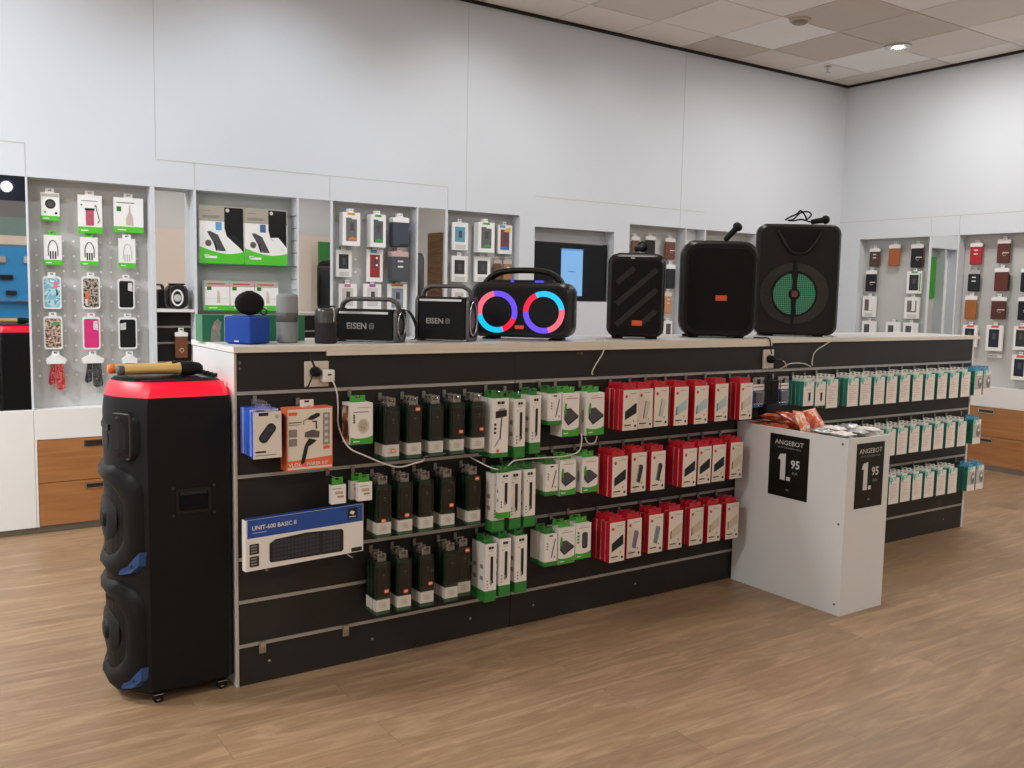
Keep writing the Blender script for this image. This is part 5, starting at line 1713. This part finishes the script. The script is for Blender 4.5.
def art_lanyard(b, w, h):
    P = [(-w * .26, -.0012, h * .3), (-w * .26, -.0012, h * .6), (-w * .14, -.0012, h * .78), (0, -.0012, h * .82), (w * .14, -.0012, h * .78), (w * .26, -.0012, h * .6), (w * .26, -.0012, h * .3)]
    b.tube(spline(P, 4), .0022, INK, n=5)
    for k in range(3):
        b.pr(-w * .18 + k * w * .14, -w * .1 + k * w * .14, h * .2, h * .46, INK, y=-.0010)
def art_lanyard_pale(b, w, h):
    P = [(-w * .26, -.0012, h * .3), (-w * .2, -.0012, h * .7), (0, -.0012, h * .82), (w * .2, -.0012, h * .7), (w * .26, -.0012, h * .3)]
    b.tube(spline(P, 4), .0016, mat('#b9b9bd', .5), n=5)
    for k in range(3):
        b.pr(-w * .18 + k * w * .14, -w * .12 + k * w * .14, h * .22, h * .46, mat('#c4c4c8', .5), y=-.0010)
green_box(.762, 1.788, .094, .155, 'white green based carton with a black round dial, top left of left niche', art_dial)
green_box(.970, 1.727, .128, .218, 'white green based carton picturing a pouch with black strap', art_pouch)
green_box(1.181, 1.742, .162, .203, 'wide white green based carton picturing a beige pump', art_pump)
green_box(.769, 1.538, .092, .168, 'white green based carton with black lanyard picture, left of two', art_lanyard)
green_box(.961, 1.538, .092, .165, 'white green based carton with black lanyard picture, middle column', art_lanyard)
green_box(1.168, 1.534, .092, .172, 'white green based carton with pale lanyard picture, right column', art_lanyard_pale)

def pouch(x, z, w, h, label, m, art=None, rim='#e9e9e8'):
    t = wthing('phone_pouch', label, 'pouch', x, z, 'back', 'phone pouches in the left niche')
    b = B(); b.ring(rrect(w, h, .014, 5, 0, h / 2), rrect(w - .014, h - .022, .012, 5, 0, h / 2 - .002), 0, .010, mat(rim, .35)); b.build('clear_rim', t, smooth=40)
    b = B(); b.prism(rrect(w - .0145, h - .0225, .012, 5, 0, h / 2 - .002), .002, .009, m)
    if art: art(b, w, h)
    b.build('pouch_body', t)
    tab(t, .04, h - .002, mat(rim, .35), y=.004, top=.024)
    wall_hook(x, z + h + .0105, 'peg hook behind the ' + ' '.join(label.split(' ')[:12]), 'back')
def art_flower(b, w, h):
    b.print_([(w * .05, h * .62), (w * .3, h * .66), (w * .34, h * .86), (w * .1, h * .84)], mat('#e2788a', .5), y=.0012); b.print_([(w * .2, h * .4), (w * .32, h * .42), (w * .3, h * .6), (w * .22, h * .6)], mat('#2b5a3e', .5), y=.0012)
def art_orange(b, w, h):
    b.print_([(-w * .32, h * .2), (-w * .1, h * .18), (-w * .12, h * .5), (-w * .3, h * .55)], mat('#dc7040', .5), y=.0012); b.print_([(-w * .32, h * .12), (-w * .2, h * .1), (-w * .2, h * .3), (-w * .34, h * .3)], mat('#c9d4e0', .5), y=.0010)
def art_white(b, w, h):
    b.print_([(w * .1, h * .62), (w * .38, h * .58), (w * .36, h * .88), (w * .12, h * .86)], mat('#d9d9d9', .5, var=.5, scale=60), y=.0012)
def art_leaf(b, w, h):
    b.print_([(-w * .1, h * .7), (w * .34, h * .76), (w * .38, h * .84), (w * .0, h * .82)], mat('#4f9a4c', .5), y=.0012)
pouch(.759, 1.287, .095, .186, 'pale blue wave patterned phone pouch, left column', speckle_material('blue_wave_print', ['#7fb6c8', '#a9d4de', '#5f9fb8', '#c8e4ea'], 22), art_flower)
pouch(.964, 1.288, .097, .190, 'leopard patterned phone pouch with orange figure, middle column', speckle_material('grey_leopard_print', ['#2d2a28', '#b8ad9c', '#3a3531', '#cbbfa8'], 70), art_orange)
pouch(1.158, 1.289, .093, .180, 'plain black phone pouch with white corner, right column upper', mat('#191919', .6, var=.2), art_white)
pouch(.759, 1.055, .097, .190, 'pink brown leopard phone pouch with green leaf, left column', speckle_material('brown_leopard_print', ['#5a4438', '#c9b3a0', '#7a5a4c', '#d8c6b4'], 70), art_leaf)
pouch(.962, 1.051, .095, .192, 'bright pink phone pouch in the middle column', mat('#d62f78', .5, var=.12, scale=20), art_white)
pouch(1.162, 1.050, .104, .190, 'black phone pouch with black and white corner, right column lower', mat('#1b1b1b', .6, var=.2), lambda b, w, h: b.print_([(-w * .4, h * .6), (-w * .1, h * .62), (-w * .08, h * .84), (-w * .4, h * .8)], mat('#c9c9c9', .5, var=.6, scale=60), y=.0012))
def sequin(x, z, w, h, label, m):
    t = wthing('sequin_pouch', label, 'pouch', x, z, 'back', 'sequin pouches in the left niche')
    for s, hh, tw in ((-1, .86, .42), (1, 1.0, .55)):
        b = B()
        pts = [(s * w * .2 - w * tw * .36, h * (1 - hh) + .012), (s * w * .2 - w * tw * .1, h * (1 - hh)), (s * w * .2 + w * tw * .38, h * (1 - hh) + .014), (s * w * .16 + w * tw * .3, h * .82), (s * w * .10 - w * tw * .25, h * .82)]
        b.prism(pts, .003 + (.008 if s < 0 else -.004), .012 + (.008 if s < 0 else -.002), m); b.build('pouch_half', t)
    b = B(); b.prism([(-w * .42, h * .76), (w * .42, h * .76), (w * .46, h * .9), (w * .2, h), (-w * .2, h), (-w * .46, h * .9)], -.004, .020, mat('#eeeeec', .4, var=.05, bump=.5, bscale=50)); b.build('white_header', t)
    tab(t, .04, h, mat('#eeeeec', .4))
    wall_hook(x, z + h + .0122, 'peg hook behind the ' + ' '.join(label.split(' ')[:12]), 'back')
sequin(.769, .815, .115, .205, 'red sequin pouch pair under a white header', speckle_material('red_sequin', ['#8a1420', '#c02a34', '#e0a09a', '#a01a26'], 110, .35))
sequin(.966, .824, .130, .192, 'black sequin pouch pair under a white header, middle column', speckle_material('black_sequin', ['#222222', '#3a3a3a', '#8a8a88', '#2a2a2a'], 110, .35))
sequin(1.170, .820, .095, .190, 'black sequin pouch half hidden behind the golden microphones', speckle_material('dark_sequin', ['#202020', '#333333', '#6a6a68', '#2a2a2a'], 110, .35))

# ringed speaker in the narrow bay, a solid stand-in for a reflection
t = thing('reflected_speaker', 'solid stand-in for a reflected black speaker with a white oval ring', 'speaker', (1.462, 5.848, 1.2925), R_(-20))
b = B(); a = rrect(.085, .14, .035, 6, 0, .072); c = rrect(.105, .148, .045, 6, 0, .0745); b.yloft([(a, -.040), (c, -.022), (c, .025), (a, .04)], PLAS); b.build('cabinet', t, smooth=45)
b = B(); P = [(-.004 + .030 * math.cos(k), -.042, .068 + .046 * math.sin(k)) for k in [2 * PI * i / 28 for i in range(28)]]; b.tube(P, .0055, mat('#e8e8e6', .4), n=6, closed=True); b.build('white_ring', t, smooth=60)
b = B(); b.lathe([(.0, -.041), (.016, -.0412), (.022, -.0405)], mat('#b9b9b7', .4), n=18, c=(-.004, 0, .068), axis='y', cap=False); b.build('driver_cap', t)
b = B(); b.rbox(-.035, .035, -.015, .015, .147, .156, .003, PLASD); b.build('carry_handle', t, smooth=40)

CASEH = mat('#efeeec', .4, var=.03)
def case(x, z, w, h, col, label, wall='back', header='#efeeec', deco=None, side=None, window=False, price=False, stackn=1, group='phone cases in the wall niches', rough=.55):
    """A phone case hanging in a clear or white retail pack."""
    t = wthing('phone_case_pack', label, 'phone case', x, z, wall, group, dy=-.024 * (stackn - 1))
    hm = mat(header, .45, var=.05)
    cm = mat(col, rough, var=.15, scale=30)
    if window:
        b = B(); b.box(-w / 2, w / 2, 0, .020, 0, h, PW)
        b.pr(-w / 2 + w * .17, w / 2 - w * .2, h * (.30 if price else .14), h * .84, cm, y=-.0012)
        b.pr(-w * .1, w * .12, h * .45, h * .7, mat('#4a4a4c', .4, var=.4, scale=50), y=-.0016)
        if price:
            b.pr(-w * .3, w * .34, h * .04, h * .2, mat('#d0cec9', .5), y=-.0012)
        if deco: deco(b, w, h)
        b.build('carton', t)
    else:
        b = B()
        ch = h * .80
        b.yloft([(rrect(w * .84, ch - .008, .008, 4, 0, ch / 2 + .004), -.001), (rrect(w * .88, ch, .01, 4, 0, ch / 2 + .004), .003), (rrect(w * .88, ch, .01, 4, 0, ch / 2 + .004), .014)], cm)
        if deco: deco(b, w, ch)
        if side:
            b.box(w * .42, w * .5, .004, .018, ch * .06, ch * .9, mat(side, .5, var=.15))
        b.build('phone_case', t, smooth=40)
        b = B(); b.prism([(-w * .44, ch + .006), (w * .44, ch + .006), (w * .46, h * .97), (w * .3, h), (-w * .3, h), (-w * .46, h * .97)], .001, .013, hm); b.build('header_card', t)
    tab(t, .032, h, hm)
    for k in range(1, stackn):
        off = -.024 * (stackn - 1)
        loc = t.location.copy()
        loc[0 if wall == 'right' else 1] += .024 * k
        dup(t, loc, ('pack behind the ' + ' '.join(label.split(' ')[:12]))[:200], group)
    wall_hook(x, z + h + .0122, 'peg hook behind the ' + ' '.join(label.split(' ')[:12]), wall)
def clasp(b, w, h):
    b.pr(-w * .05, w * .4, h * .52, h * .58, mat('#cfccc6', .35, metal=.4), y=-.0018); b.tube([(w * .05, -.002, h * .6), (-w * .06, -.002, h * .5), (w * .04, -.002, h * .4), (w * .2, -.002, h * .42)], .0018, mat('#cfccc6', .35, metal=.4), n=5)
def dots2(b, w, h):
    for q_ in (.84, .62):
        b.print_(rrect(w * .3, h * .07, .003, 2, w * .02, h * q_), mat('#dedcd8', .4), y=-.0018)
def corner(colr):
    def f(b, w, h):
        m = mat(colr, .5)
        b.print_([(-w * .3, h * .02), (w * .4, h * .02), (w * .4, h * .12), (w * .1, h * .2), (-w * .2, h * .1)], m, y=-.0018)
    return f
def orn(colr, top):
    def f(b, w, h):
        b.print_([(-w * .2, h * .16), (w * .28, h * .16), (w * .28, h * .22), (w * .05, h * .28), (-w * .2, h * .22)], mat(colr, .5), y=-.0020)
        b.print_([(-w * .3, h * .93), (w * .2, h * .92), (w * .15, h * .99), (-w * .2, h * .99)], mat(top, .5), y=-.0020)
        b.pr(-w * .02, w * .36, h * .8, h * .9, PW, y=-.0022)
    return f
# niche F
case(2.585, 1.728, .125, .222, '#6b6b6b', 'grey phone case in white pack with orange ornaments, top left of middle niche', window=True, deco=orn('#dd7a3a', '#e0a04a'), stackn=3)
case(2.783, 1.727, .112, .222, '#565a60', 'dark phone case in white pack with green ornaments, top middle', window=True, deco=orn('#3aa04a', '#3f9a45'), stackn=3)
case(2.957, 1.734, .140, .208, '#3a4250', 'dark navy leather phone cases under crinkled header, top right of middle niche', deco=lambda b, w, h: b.pr(-w * .1, w * .4, h * .06, h * .14, INK, y=-.0018), stackn=3)
case(2.550, 1.518, .112, .182, '#3a3a38', 'white boxed phone case with dark window and price label, middle niche', window=True, price=True)
case(2.782, 1.490, .118, .222, '#97302a', 'red phone case in white pack with blue top, middle niche', window=True, deco=lambda b, w, h: (b.pr(-w * .3, w * .1, h * .9, h * .99, mat('#4a93c9', .5), y=-.0020), b.print_(circ(.008, 10, w * .1, h * .74), PW, y=-.002), b.print_(circ(.008, 10, w * .1, h * .52), PW, y=-.002)))
case(2.950, 1.494, .145, .212, '#4a4d53', 'dark grey phone case under a red topped header, middle niche', header='#c9a9a6', deco=dots2, stackn=3)
case(2.580, 1.300, .130, .172, '#cfcac4', 'white phone case pack with pink top, behind the low handled speaker', window=True, deco=lambda b, w, h: b.pr(-w * .2, w * .15, h * .88, h * .99, mat('#d77a9c', .5), y=-.0020))
case(2.765, 1.298, .130, .178, '#d2cdd0', 'white phone case pack with purple top, behind the low handled speaker', window=True, deco=lambda b, w, h: b.pr(-w * .2, w * .15, h * .88, h * .99, mat('#b05ab0', .5), y=-.0020))
case(2.957, 1.284, .145, .196, '#8b93a0', 'blue grey phone case under an orange top, behind the low handled speaker', window=True, deco=lambda b, w, h: b.pr(-w * .35, w * .3, h * .92, h * .995, mat('#d98038', .5), y=-.0020))
for x, z, n_ in ((2.585, 1.05, 'left'), (2.783, 1.05, 'middle'), (2.957, 1.05, 'right')):
    case(x, z, .12, .18, '#d5d0ca', f'pale phone case pack behind the counter, {n_} one of the lowest three', window=True)
# niche H
case(3.462, 1.738, .135, .200, '#5f9ab0', 'white boxed phone case with light blue window, top left of right hand niche', window=True, price=True)
case(3.660, 1.728, .140, .220, '#5f5f60', 'dark grey phone case in white pack with green ornament, top middle', window=True, deco=orn('#4a9a50', '#58a45a'), stackn=3)
case(3.856, 1.727, .125, .215, '#7a3f42', 'maroon phone case in white pack with yellow and blue corners', window=True, deco=lambda b, w, h: (b.print_([(-w * .3, h * .14), (w * .3, h * .14), (w * .3, h * .2), (w * 0, h * .28), (-w * .3, h * .22)], mat('#3f78b8', .5), y=-.002), b.print_([(-w * .1, h * .76), (w * .36, h * .76), (w * .4, h * .94), (w * .1, h * .9)], mat('#e0b040', .5), y=-.002), b.pr(-w * .4, w * .0, h * .9, h * .99, mat('#5a9ac0', .5), y=-.002)))
case(3.462, 1.508, .135, .188, '#3d3d3c', 'white boxed phone case with dark window and price label, left of two', window=True, price=True)
case(3.660, 1.512, .135, .186, '#45443f', 'white boxed phone case with dark window and price label, right of two', window=True, price=True)
case(3.795, 1.515, .075, .165, '#6b4a36', 'brown leather phone case beside a tan one, right of the boxed cases', deco=None, header='#b9aca0')
case(3.885, 1.515, .085, .165, '#a5764e', 'tan leather phone case above the ringed speaker handle', deco=dots2, header='#c9beb2')
for x, n_ in ((3.462, 'left'), (3.660, 'middle'), (3.850, 'right')):
    case(x, 1.27, .12, .19, '#c9c4be', f'pale phone case pack behind the ring light speaker, {n_} of three', window=True)
# niche I
case(5.165, 1.748, .095, .175, '#6a4a38', 'brown phone case in clear bag, top left of niche right of the screen', header='#d9d5d0')
case(5.330, 1.753, .12, .182, '#2e2926', 'black phone case behind the microphone on the striped speaker', header='#d9d5d0')
case(5.558, 1.745, .125, .185, '#6b3a2e', 'reddish brown phone case in clear bag, left of bright white panel', deco=clasp, header='#d9d5d0')
case(5.578, 1.497, .112, .210, '#2d2d2f', 'plain black phone case just right of the striped speaker', header='#eeeeec')
case(5.555, 1.283, .085, .185, '#c08a66', 'tan phone case with white dots right of the striped speaker', deco=dots2, header='#d9cfc4')
case(5.568, 1.085, .088, .135, '#55504c', 'small white boxed accessory low beside the striped speaker', window=True)
# hidden niche near the corner: green board and cases
b = B(); b.box(-.10, .06, 0, .012, 0, .45, mat('#3f9a2a', .45, var=.05))
tag(b.build('green_board', loc=(6.04, 5.888, 1.48)), 'bright green board near the corner, seen only in the right wall mirror', 'board')
case(6.32, 1.62, .12, .2, '#6b2f28', 'red brown phone case behind the rounded loudspeaker'); case(6.48, 1.62, .12, .2, '#5a3a2c', 'brown phone case behind the largest loudspeaker')
case(6.32, 1.38, .12, .2, '#2c2c2e', 'black phone case behind the rounded loudspeaker'); case(6.48, 1.38, .12, .2, '#3c3c3e', 'dark grey phone case behind the largest loudspeaker')

# right wall, niche nearest the corner (first argument is the depth coordinate)
RW = 'right'
case(5.430, 1.755, .120, .175, '#4a3830', 'dark brown phone case with white dots, top left on right wall', RW, deco=dots2, side='#7a4a3a')
case(5.222, 1.757, .130, .205, '#a05a30', 'tan orange phone case under white header, top middle on right wall', RW)
case(4.990, 1.740, .135, .218, '#2b2a2b', 'black phone case with clasp and brown edge, top right by the mirror', RW, deco=clasp, side='#6a4030')
case(5.455, 1.517, .128, .206, '#29282a', 'black phone case with ring clasp, second row left on right wall', RW, deco=clasp)
case(5.000, 1.505, .148, .205, '#37363a', 'white boxed phone case with green edge, second row by the mirror', RW, window=True, deco=lambda b, w, h: (b.pr(w * .36, w * .44, h * .1, h * .9, mat('#58b05a', .5), y=-.002), b.pr(-w * .2, w * .2, h * .92, h * .99, mat('#4aa055', .5), y=-.002)))
case(5.460, 1.276, .140, .200, '#6b5a50', 'white boxed phone case with brown window, third row left', RW, window=True, price=True, deco=lambda b, w, h: b.pr(0, w * .3, h * .32, h * .84, PW, y=-.0018))
case(5.007, 1.274, .150, .198, '#77716c', 'white boxed phone case with white phone picture, third row by the mirror', RW, window=True, price=True, deco=lambda b, w, h: b.pr(-w * .02, w * .22, h * .36, h * .84, PW, y=-.0018))
for y, n_ in ((5.450, 'left'), (5.190, 'middle'), (5.009, 'right')):
    case(y, 1.046, .150, .190, '#55534f', f'white boxed phone case just above the counter edge, {n_} of three', RW, window=True, deco=lambda b, w, h: b.pr(w * .06, w * .3, h * .2, h * .84, PW, y=-.0018))
# niche at the picture edge
case(4.434, 1.758, .118, .190, '#b3202c', 'bright red phone case under a crinkled header on the right wall', RW, deco=dots2)
case(4.195, 1.766, .122, .205, '#5a2c24', 'dark red brown phone case under white header, top row right wall', RW, deco=clasp)
case(4.437, 1.525, .118, .188, '#2b2b2d', 'black phone case with two white marks, under the red one', RW, deco=dots2, header='#b5b2ae')
case(4.197, 1.530, .134, .200, '#5e2b22', 'dark red phone case with black edge, second row right wall', RW, side='#222222')
case(3.982, 1.524, .118, .202, '#232325', 'black phone case cut by the right picture edge, second row', RW)
case(4.449, 1.281, .118, .211, '#a0622f', 'tan orange phone case above the teal cartons, third row right wall', RW)
case(4.205, 1.289, .143, .195, '#522a22', 'brown phone case with ring clasp, third row right wall', RW, deco=clasp)
case(3.985, 1.288, .124, .198, '#242427', 'black phone case cut by the right picture edge, third row', RW, deco=clasp)
redtop = lambda b, w, h: b.print_([(-w * .25, h * .9), (w * .25, h * .9), (w * .3, h * .99), (-w * .15, h * .99)], mat('#e2604a', .5), y=-.0020)
case(4.440, 1.046, .132, .190, '#2f3238', 'white boxed dark case with red top, behind the counter end', RW, window=True, deco=redtop)
case(4.223, 1.023, .140, .220, '#2c3040', 'white boxed navy case with red top, fourth row right wall', RW, window=True, deco=redtop)
case(3.998, 1.045, .124, .198, '#3a3a3c', 'white boxed grey case with red top, fourth row at picture edge', RW, window=True, deco=redtop)
case(3.993, .793, .130, .208, '#2c3040', 'white boxed navy case with red top, lowest at picture edge', RW, window=True, deco=redtop)
t = wthing('price_label', 'small white price label strip on the right wall pegboard', 'label', 4.228, .962, RW, None, dy=.048)
b = B(); b.rbox(-.06, .06, -.004, .004, 0, .032, .002, PW); b.build('strip', t); b = B(); b.box(-.05, .02, -.0048, -.0042, .012, .018, INKG); b.build('print', t)

# cartons in the shelf niche
def big_speaker_box(x, label, i):
    t = thing('speakerphone_carton', label, 'carton', (x, 5.822, 1.5785), 0, 'tall green based cartons on the glass shelf')
    w, h, d = .278, .355, .075
    b = B()
    BG = mat('#a8a195', .5, var=.03)
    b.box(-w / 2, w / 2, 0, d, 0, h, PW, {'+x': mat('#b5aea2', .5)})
    f = lambda u, v: ((u - .5) * w, v * h)
    b.print_([f(0, .73), f(1, .73), f(1, 1), f(0, 1)], BG, y=-.0006)
    g = [f(0, 0), f(1, 0), f(1, .22), f(.85, .19), f(.65, .17), f(.45, .185), f(.25, .22), f(.1, .26), f(0, .285)]
    b.print_(g, LIME, y=-.0008)
    win = [f(.55, .98), f(.55, .62), f(.60, .48), f(.75, .38), f(.90, .28), f(.985, .2), f(.975, .98)]
    b.print_(win, mat('#1f1f20', .25, var=.2, scale=8), y=-.0009)
    b.print_([f(.60, .49), f(.74, .385), f(.9, .285), f(.985, .2), f(.985, .32), f(.9, .40), f(.78, .50)], mat('#262628', .3) if i == 0 else PW, y=-.0012)
    b.print_(circ(.012, 12, *f(.62, .93)), mat('#c9c6c0', .5), y=-.0013)
    b.print_([f(.16, .55), f(.23, .56), f(.40, .50), f(.58, .22), f(.42, .22), f(.30, .36)], mat('#4a4a4e', .35, var=.1), y=-.0012)
    b.print_([f(.30, .36), f(.36, .22), f(.40, .22), f(.34, .38)], INK, y=-.0015)
    b.print_(circ(.02, 14, *f(.19, .35)), mat('#5a5654', .4, var=.3, scale=60), y=-.0012)
    b.print_(rrect(.038, .05, .003, 2, *f(.42, .65)), mat('#5fa3cc' if i == 0 else '#4a6a9a', .4, var=.1), y=-.0012)
    b.pr(*[f(.06, 0)[0], f(.44, 0)[0], h * .785, h * .83], INKG, y=-.0012)
    b.pr(*[f(.06, 0)[0], f(.26, 0)[0], h * .9, h * .915], INKG, y=-.0012)
    b.pr(*[f(.12, 0)[0], f(.38, 0)[0], h * .09, h * .13], PW, y=-.0012)
    b.pr(*[f(.10, 0)[0], f(.2, 0)[0], h * .115, h * .15], PW, y=-.0012)
    b.build('carton', t)
big_speaker_box(1.723, 'tall white green based carton with dark window, left of two on the glass shelf', 0)
big_speaker_box(2.004, 'tall white green based carton with dark window and white curve, right of two', 1)
for i, x in enumerate((1.690, 1.848, 2.006)):
    t = thing('handset_carton', f'low white green based carton, {["left one", "middle one behind the round clip speaker", "right one"][i]}', 'carton', (x, 5.825, 1.2865), 0, 'low green based cartons on the glass shelf')
    w, h = .154, .185
    b = B(); b.box(-w / 2, w / 2, 0, .06, 0, h, PW); b.pr(-w / 2, w / 2, 0, h * .17, LIME, y=-.0006); b.pr(-w / 2, w / 2, h * .8, h, mat('#b3aca1', .5), y=-.0006)
    b.pr(-w * .42, -w * .24, h * .68, h * .8, GREEND, y=-.0010); b.print_([(-w * .02, h * .25), (w * .12, h * .25), (w * .08, h * .6), (0, h * .7)], mat('#cfc0b4', .5), y=-.0010); b.pr(-w * .4, w * .3, h * .87, h * .91, REDINK, y=-.0010); b.pr(-w * .36, w * .0, h * .07, h * .1, PW, y=-.0010)
    b.pr(-w * .4, w * .4, h * .40, h * .405, INKG, y=-.0010)
    b.build('carton', t)
# brown case below the narrow shelf, solid in place of a reflection
case(1.474, .985, .086, .165, '#6f4227', 'brown leather case with light ring hanging under the narrow shelf', deco=lambda b, w, h: b.tube([(.0 + .012 * math.cos(2 * PI * k / 12), -.003, h * .4 + .012 * math.sin(2 * PI * k / 12)) for k in range(12)], .002, mat('#d8c9a8', .4), n=5, closed=True))
t = thing('cable_carton', 'narrow white green topped carton low in the shelf niche behind the counter', 'carton', (1.60, 5.83, 1.0005))
b = B(); b.box(-.03, .03, 0, .05, 0, .14, PW); b.pr(-.03, .03, .09, .13, LIME, y=-.0006); b.pr(-.02, .02, .03, .035, INKG, y=-.0008); b.build('carton', t)
# ------------------------------------------------------------------ camera
F_PX, YAW, PITCH, ROLL = 917.5945, 0.5935, 0.0965, 0.0198
cam = bpy.data.cameras.new('camera')
cam.sensor_width = 36.0
cam.lens = 36.0 * F_PX / 1024.0
cam.clip_start = 0.05
co = bpy.data.objects.new('camera', cam)
COL.objects.link(co)
fw = Vector((math.sin(YAW) * math.cos(PITCH), math.cos(YAW) * math.cos(PITCH), -math.sin(PITCH)))
ri = Vector((math.cos(YAW), -math.sin(YAW), 0))
up = ri.cross(fw)
r2 = ri * math.cos(ROLL) + up * math.sin(ROLL)
u2 = -ri * math.sin(ROLL) + up * math.cos(ROLL)
M = Matrix(((r2.x, u2.x, -fw.x, 0), (r2.y, u2.y, -fw.y, 0), (r2.z, u2.z, -fw.z, 1.4173), (0, 0, 0, 1)))
co.matrix_world = M
SC.camera = co

# ------------------------------------------------------------------ lights: wall washers and added ceiling fill
def spot(x, y, tx, ty, tz, power, size, blend, col, r=.05):
    l = bpy.data.lights.new('ceiling_spot', 'SPOT')
    l.energy = power; l.spot_size = R_(size); l.spot_blend = blend; l.color = col; l.shadow_soft_size = r
    o = bpy.data.objects.new('ceiling_spot', l)
    COL.objects.link(o)
    o.location = (x, y, ZC - .03)
    o.rotation_euler = (Vector((tx, ty, tz)) - Vector((x, y, ZC - .03))).to_track_quat('-Z', 'Y').to_euler()
def panel(x, y, sx, sy, power, col):
    l = bpy.data.lights.new('fill_panel', 'AREA')
    l.shape = 'RECTANGLE'; l.size = sx; l.size_y = sy; l.energy = power; l.color = col
    o = bpy.data.objects.new('fill_panel', l)
    COL.objects.link(o)
    o.location = (x, y, ZC - .012)
COOL = (.80, .90, 1.0)
WARM = (1.0, .89, .77)
NEUT = (1.0, .985, .97)
COOL2 = (.96, .985, 1.0)
# wall washers along the back wall
for x, p in ((-.9, 112), (.55, 124), (2.0, 150), (3.5, 122), (4.7, 62), (5.9, 44), (6.9, 24)):
    spot(x, 4.55, x, YW, 1.75, p * .36, 100, .9, COOL if x < 3 else (.92, .96, 1.0), .06)
for y, p in ((4.4, 12), (2.8, 20), (1.0, 24)):
    spot(6.5, y, XR, y, 1.75, p * .36, 100, .9, (.90, .95, 1.0), .06)
for x in (1.5, 3.8, 6.2):  # spots added to brighten the opposite wall in the mirrors
    spot(x, -2.8, x, YF, 1.5, 26, 100, .9, NEUT, .06)
# unseen area lamps added for general fill
for x, y, p, c in ((-1.6, 4.4, 78, COOL2), (-1.8, 1.6, 58, COOL2), (1.6, -1.6, 21, WARM), (4.6, -1.6, 24, WARM), (6.4, 1.0, 36, NEUT), (-1.6, -2.6, 22, NEUT), (3.4, 3.7, 13, NEUT), (6.6, 4.2, 17, NEUT)):
    panel(x, y, .6, .6, p * 1.75, c)

w = bpy.data.worlds.new('world')
SC.world = w
w.use_nodes = True
w.node_tree.nodes['Background'].inputs['Color'].default_value = (.9, .9, .95, 1)
w.node_tree.nodes['Background'].inputs['Strength'].default_value = .05

SC.view_settings.view_transform = 'Standard'
SC.view_settings.look = 'None'
SC.view_settings.gamma = 1.0
SC.view_settings.use_curve_mapping = False
SC.view_settings.exposure = 0.0
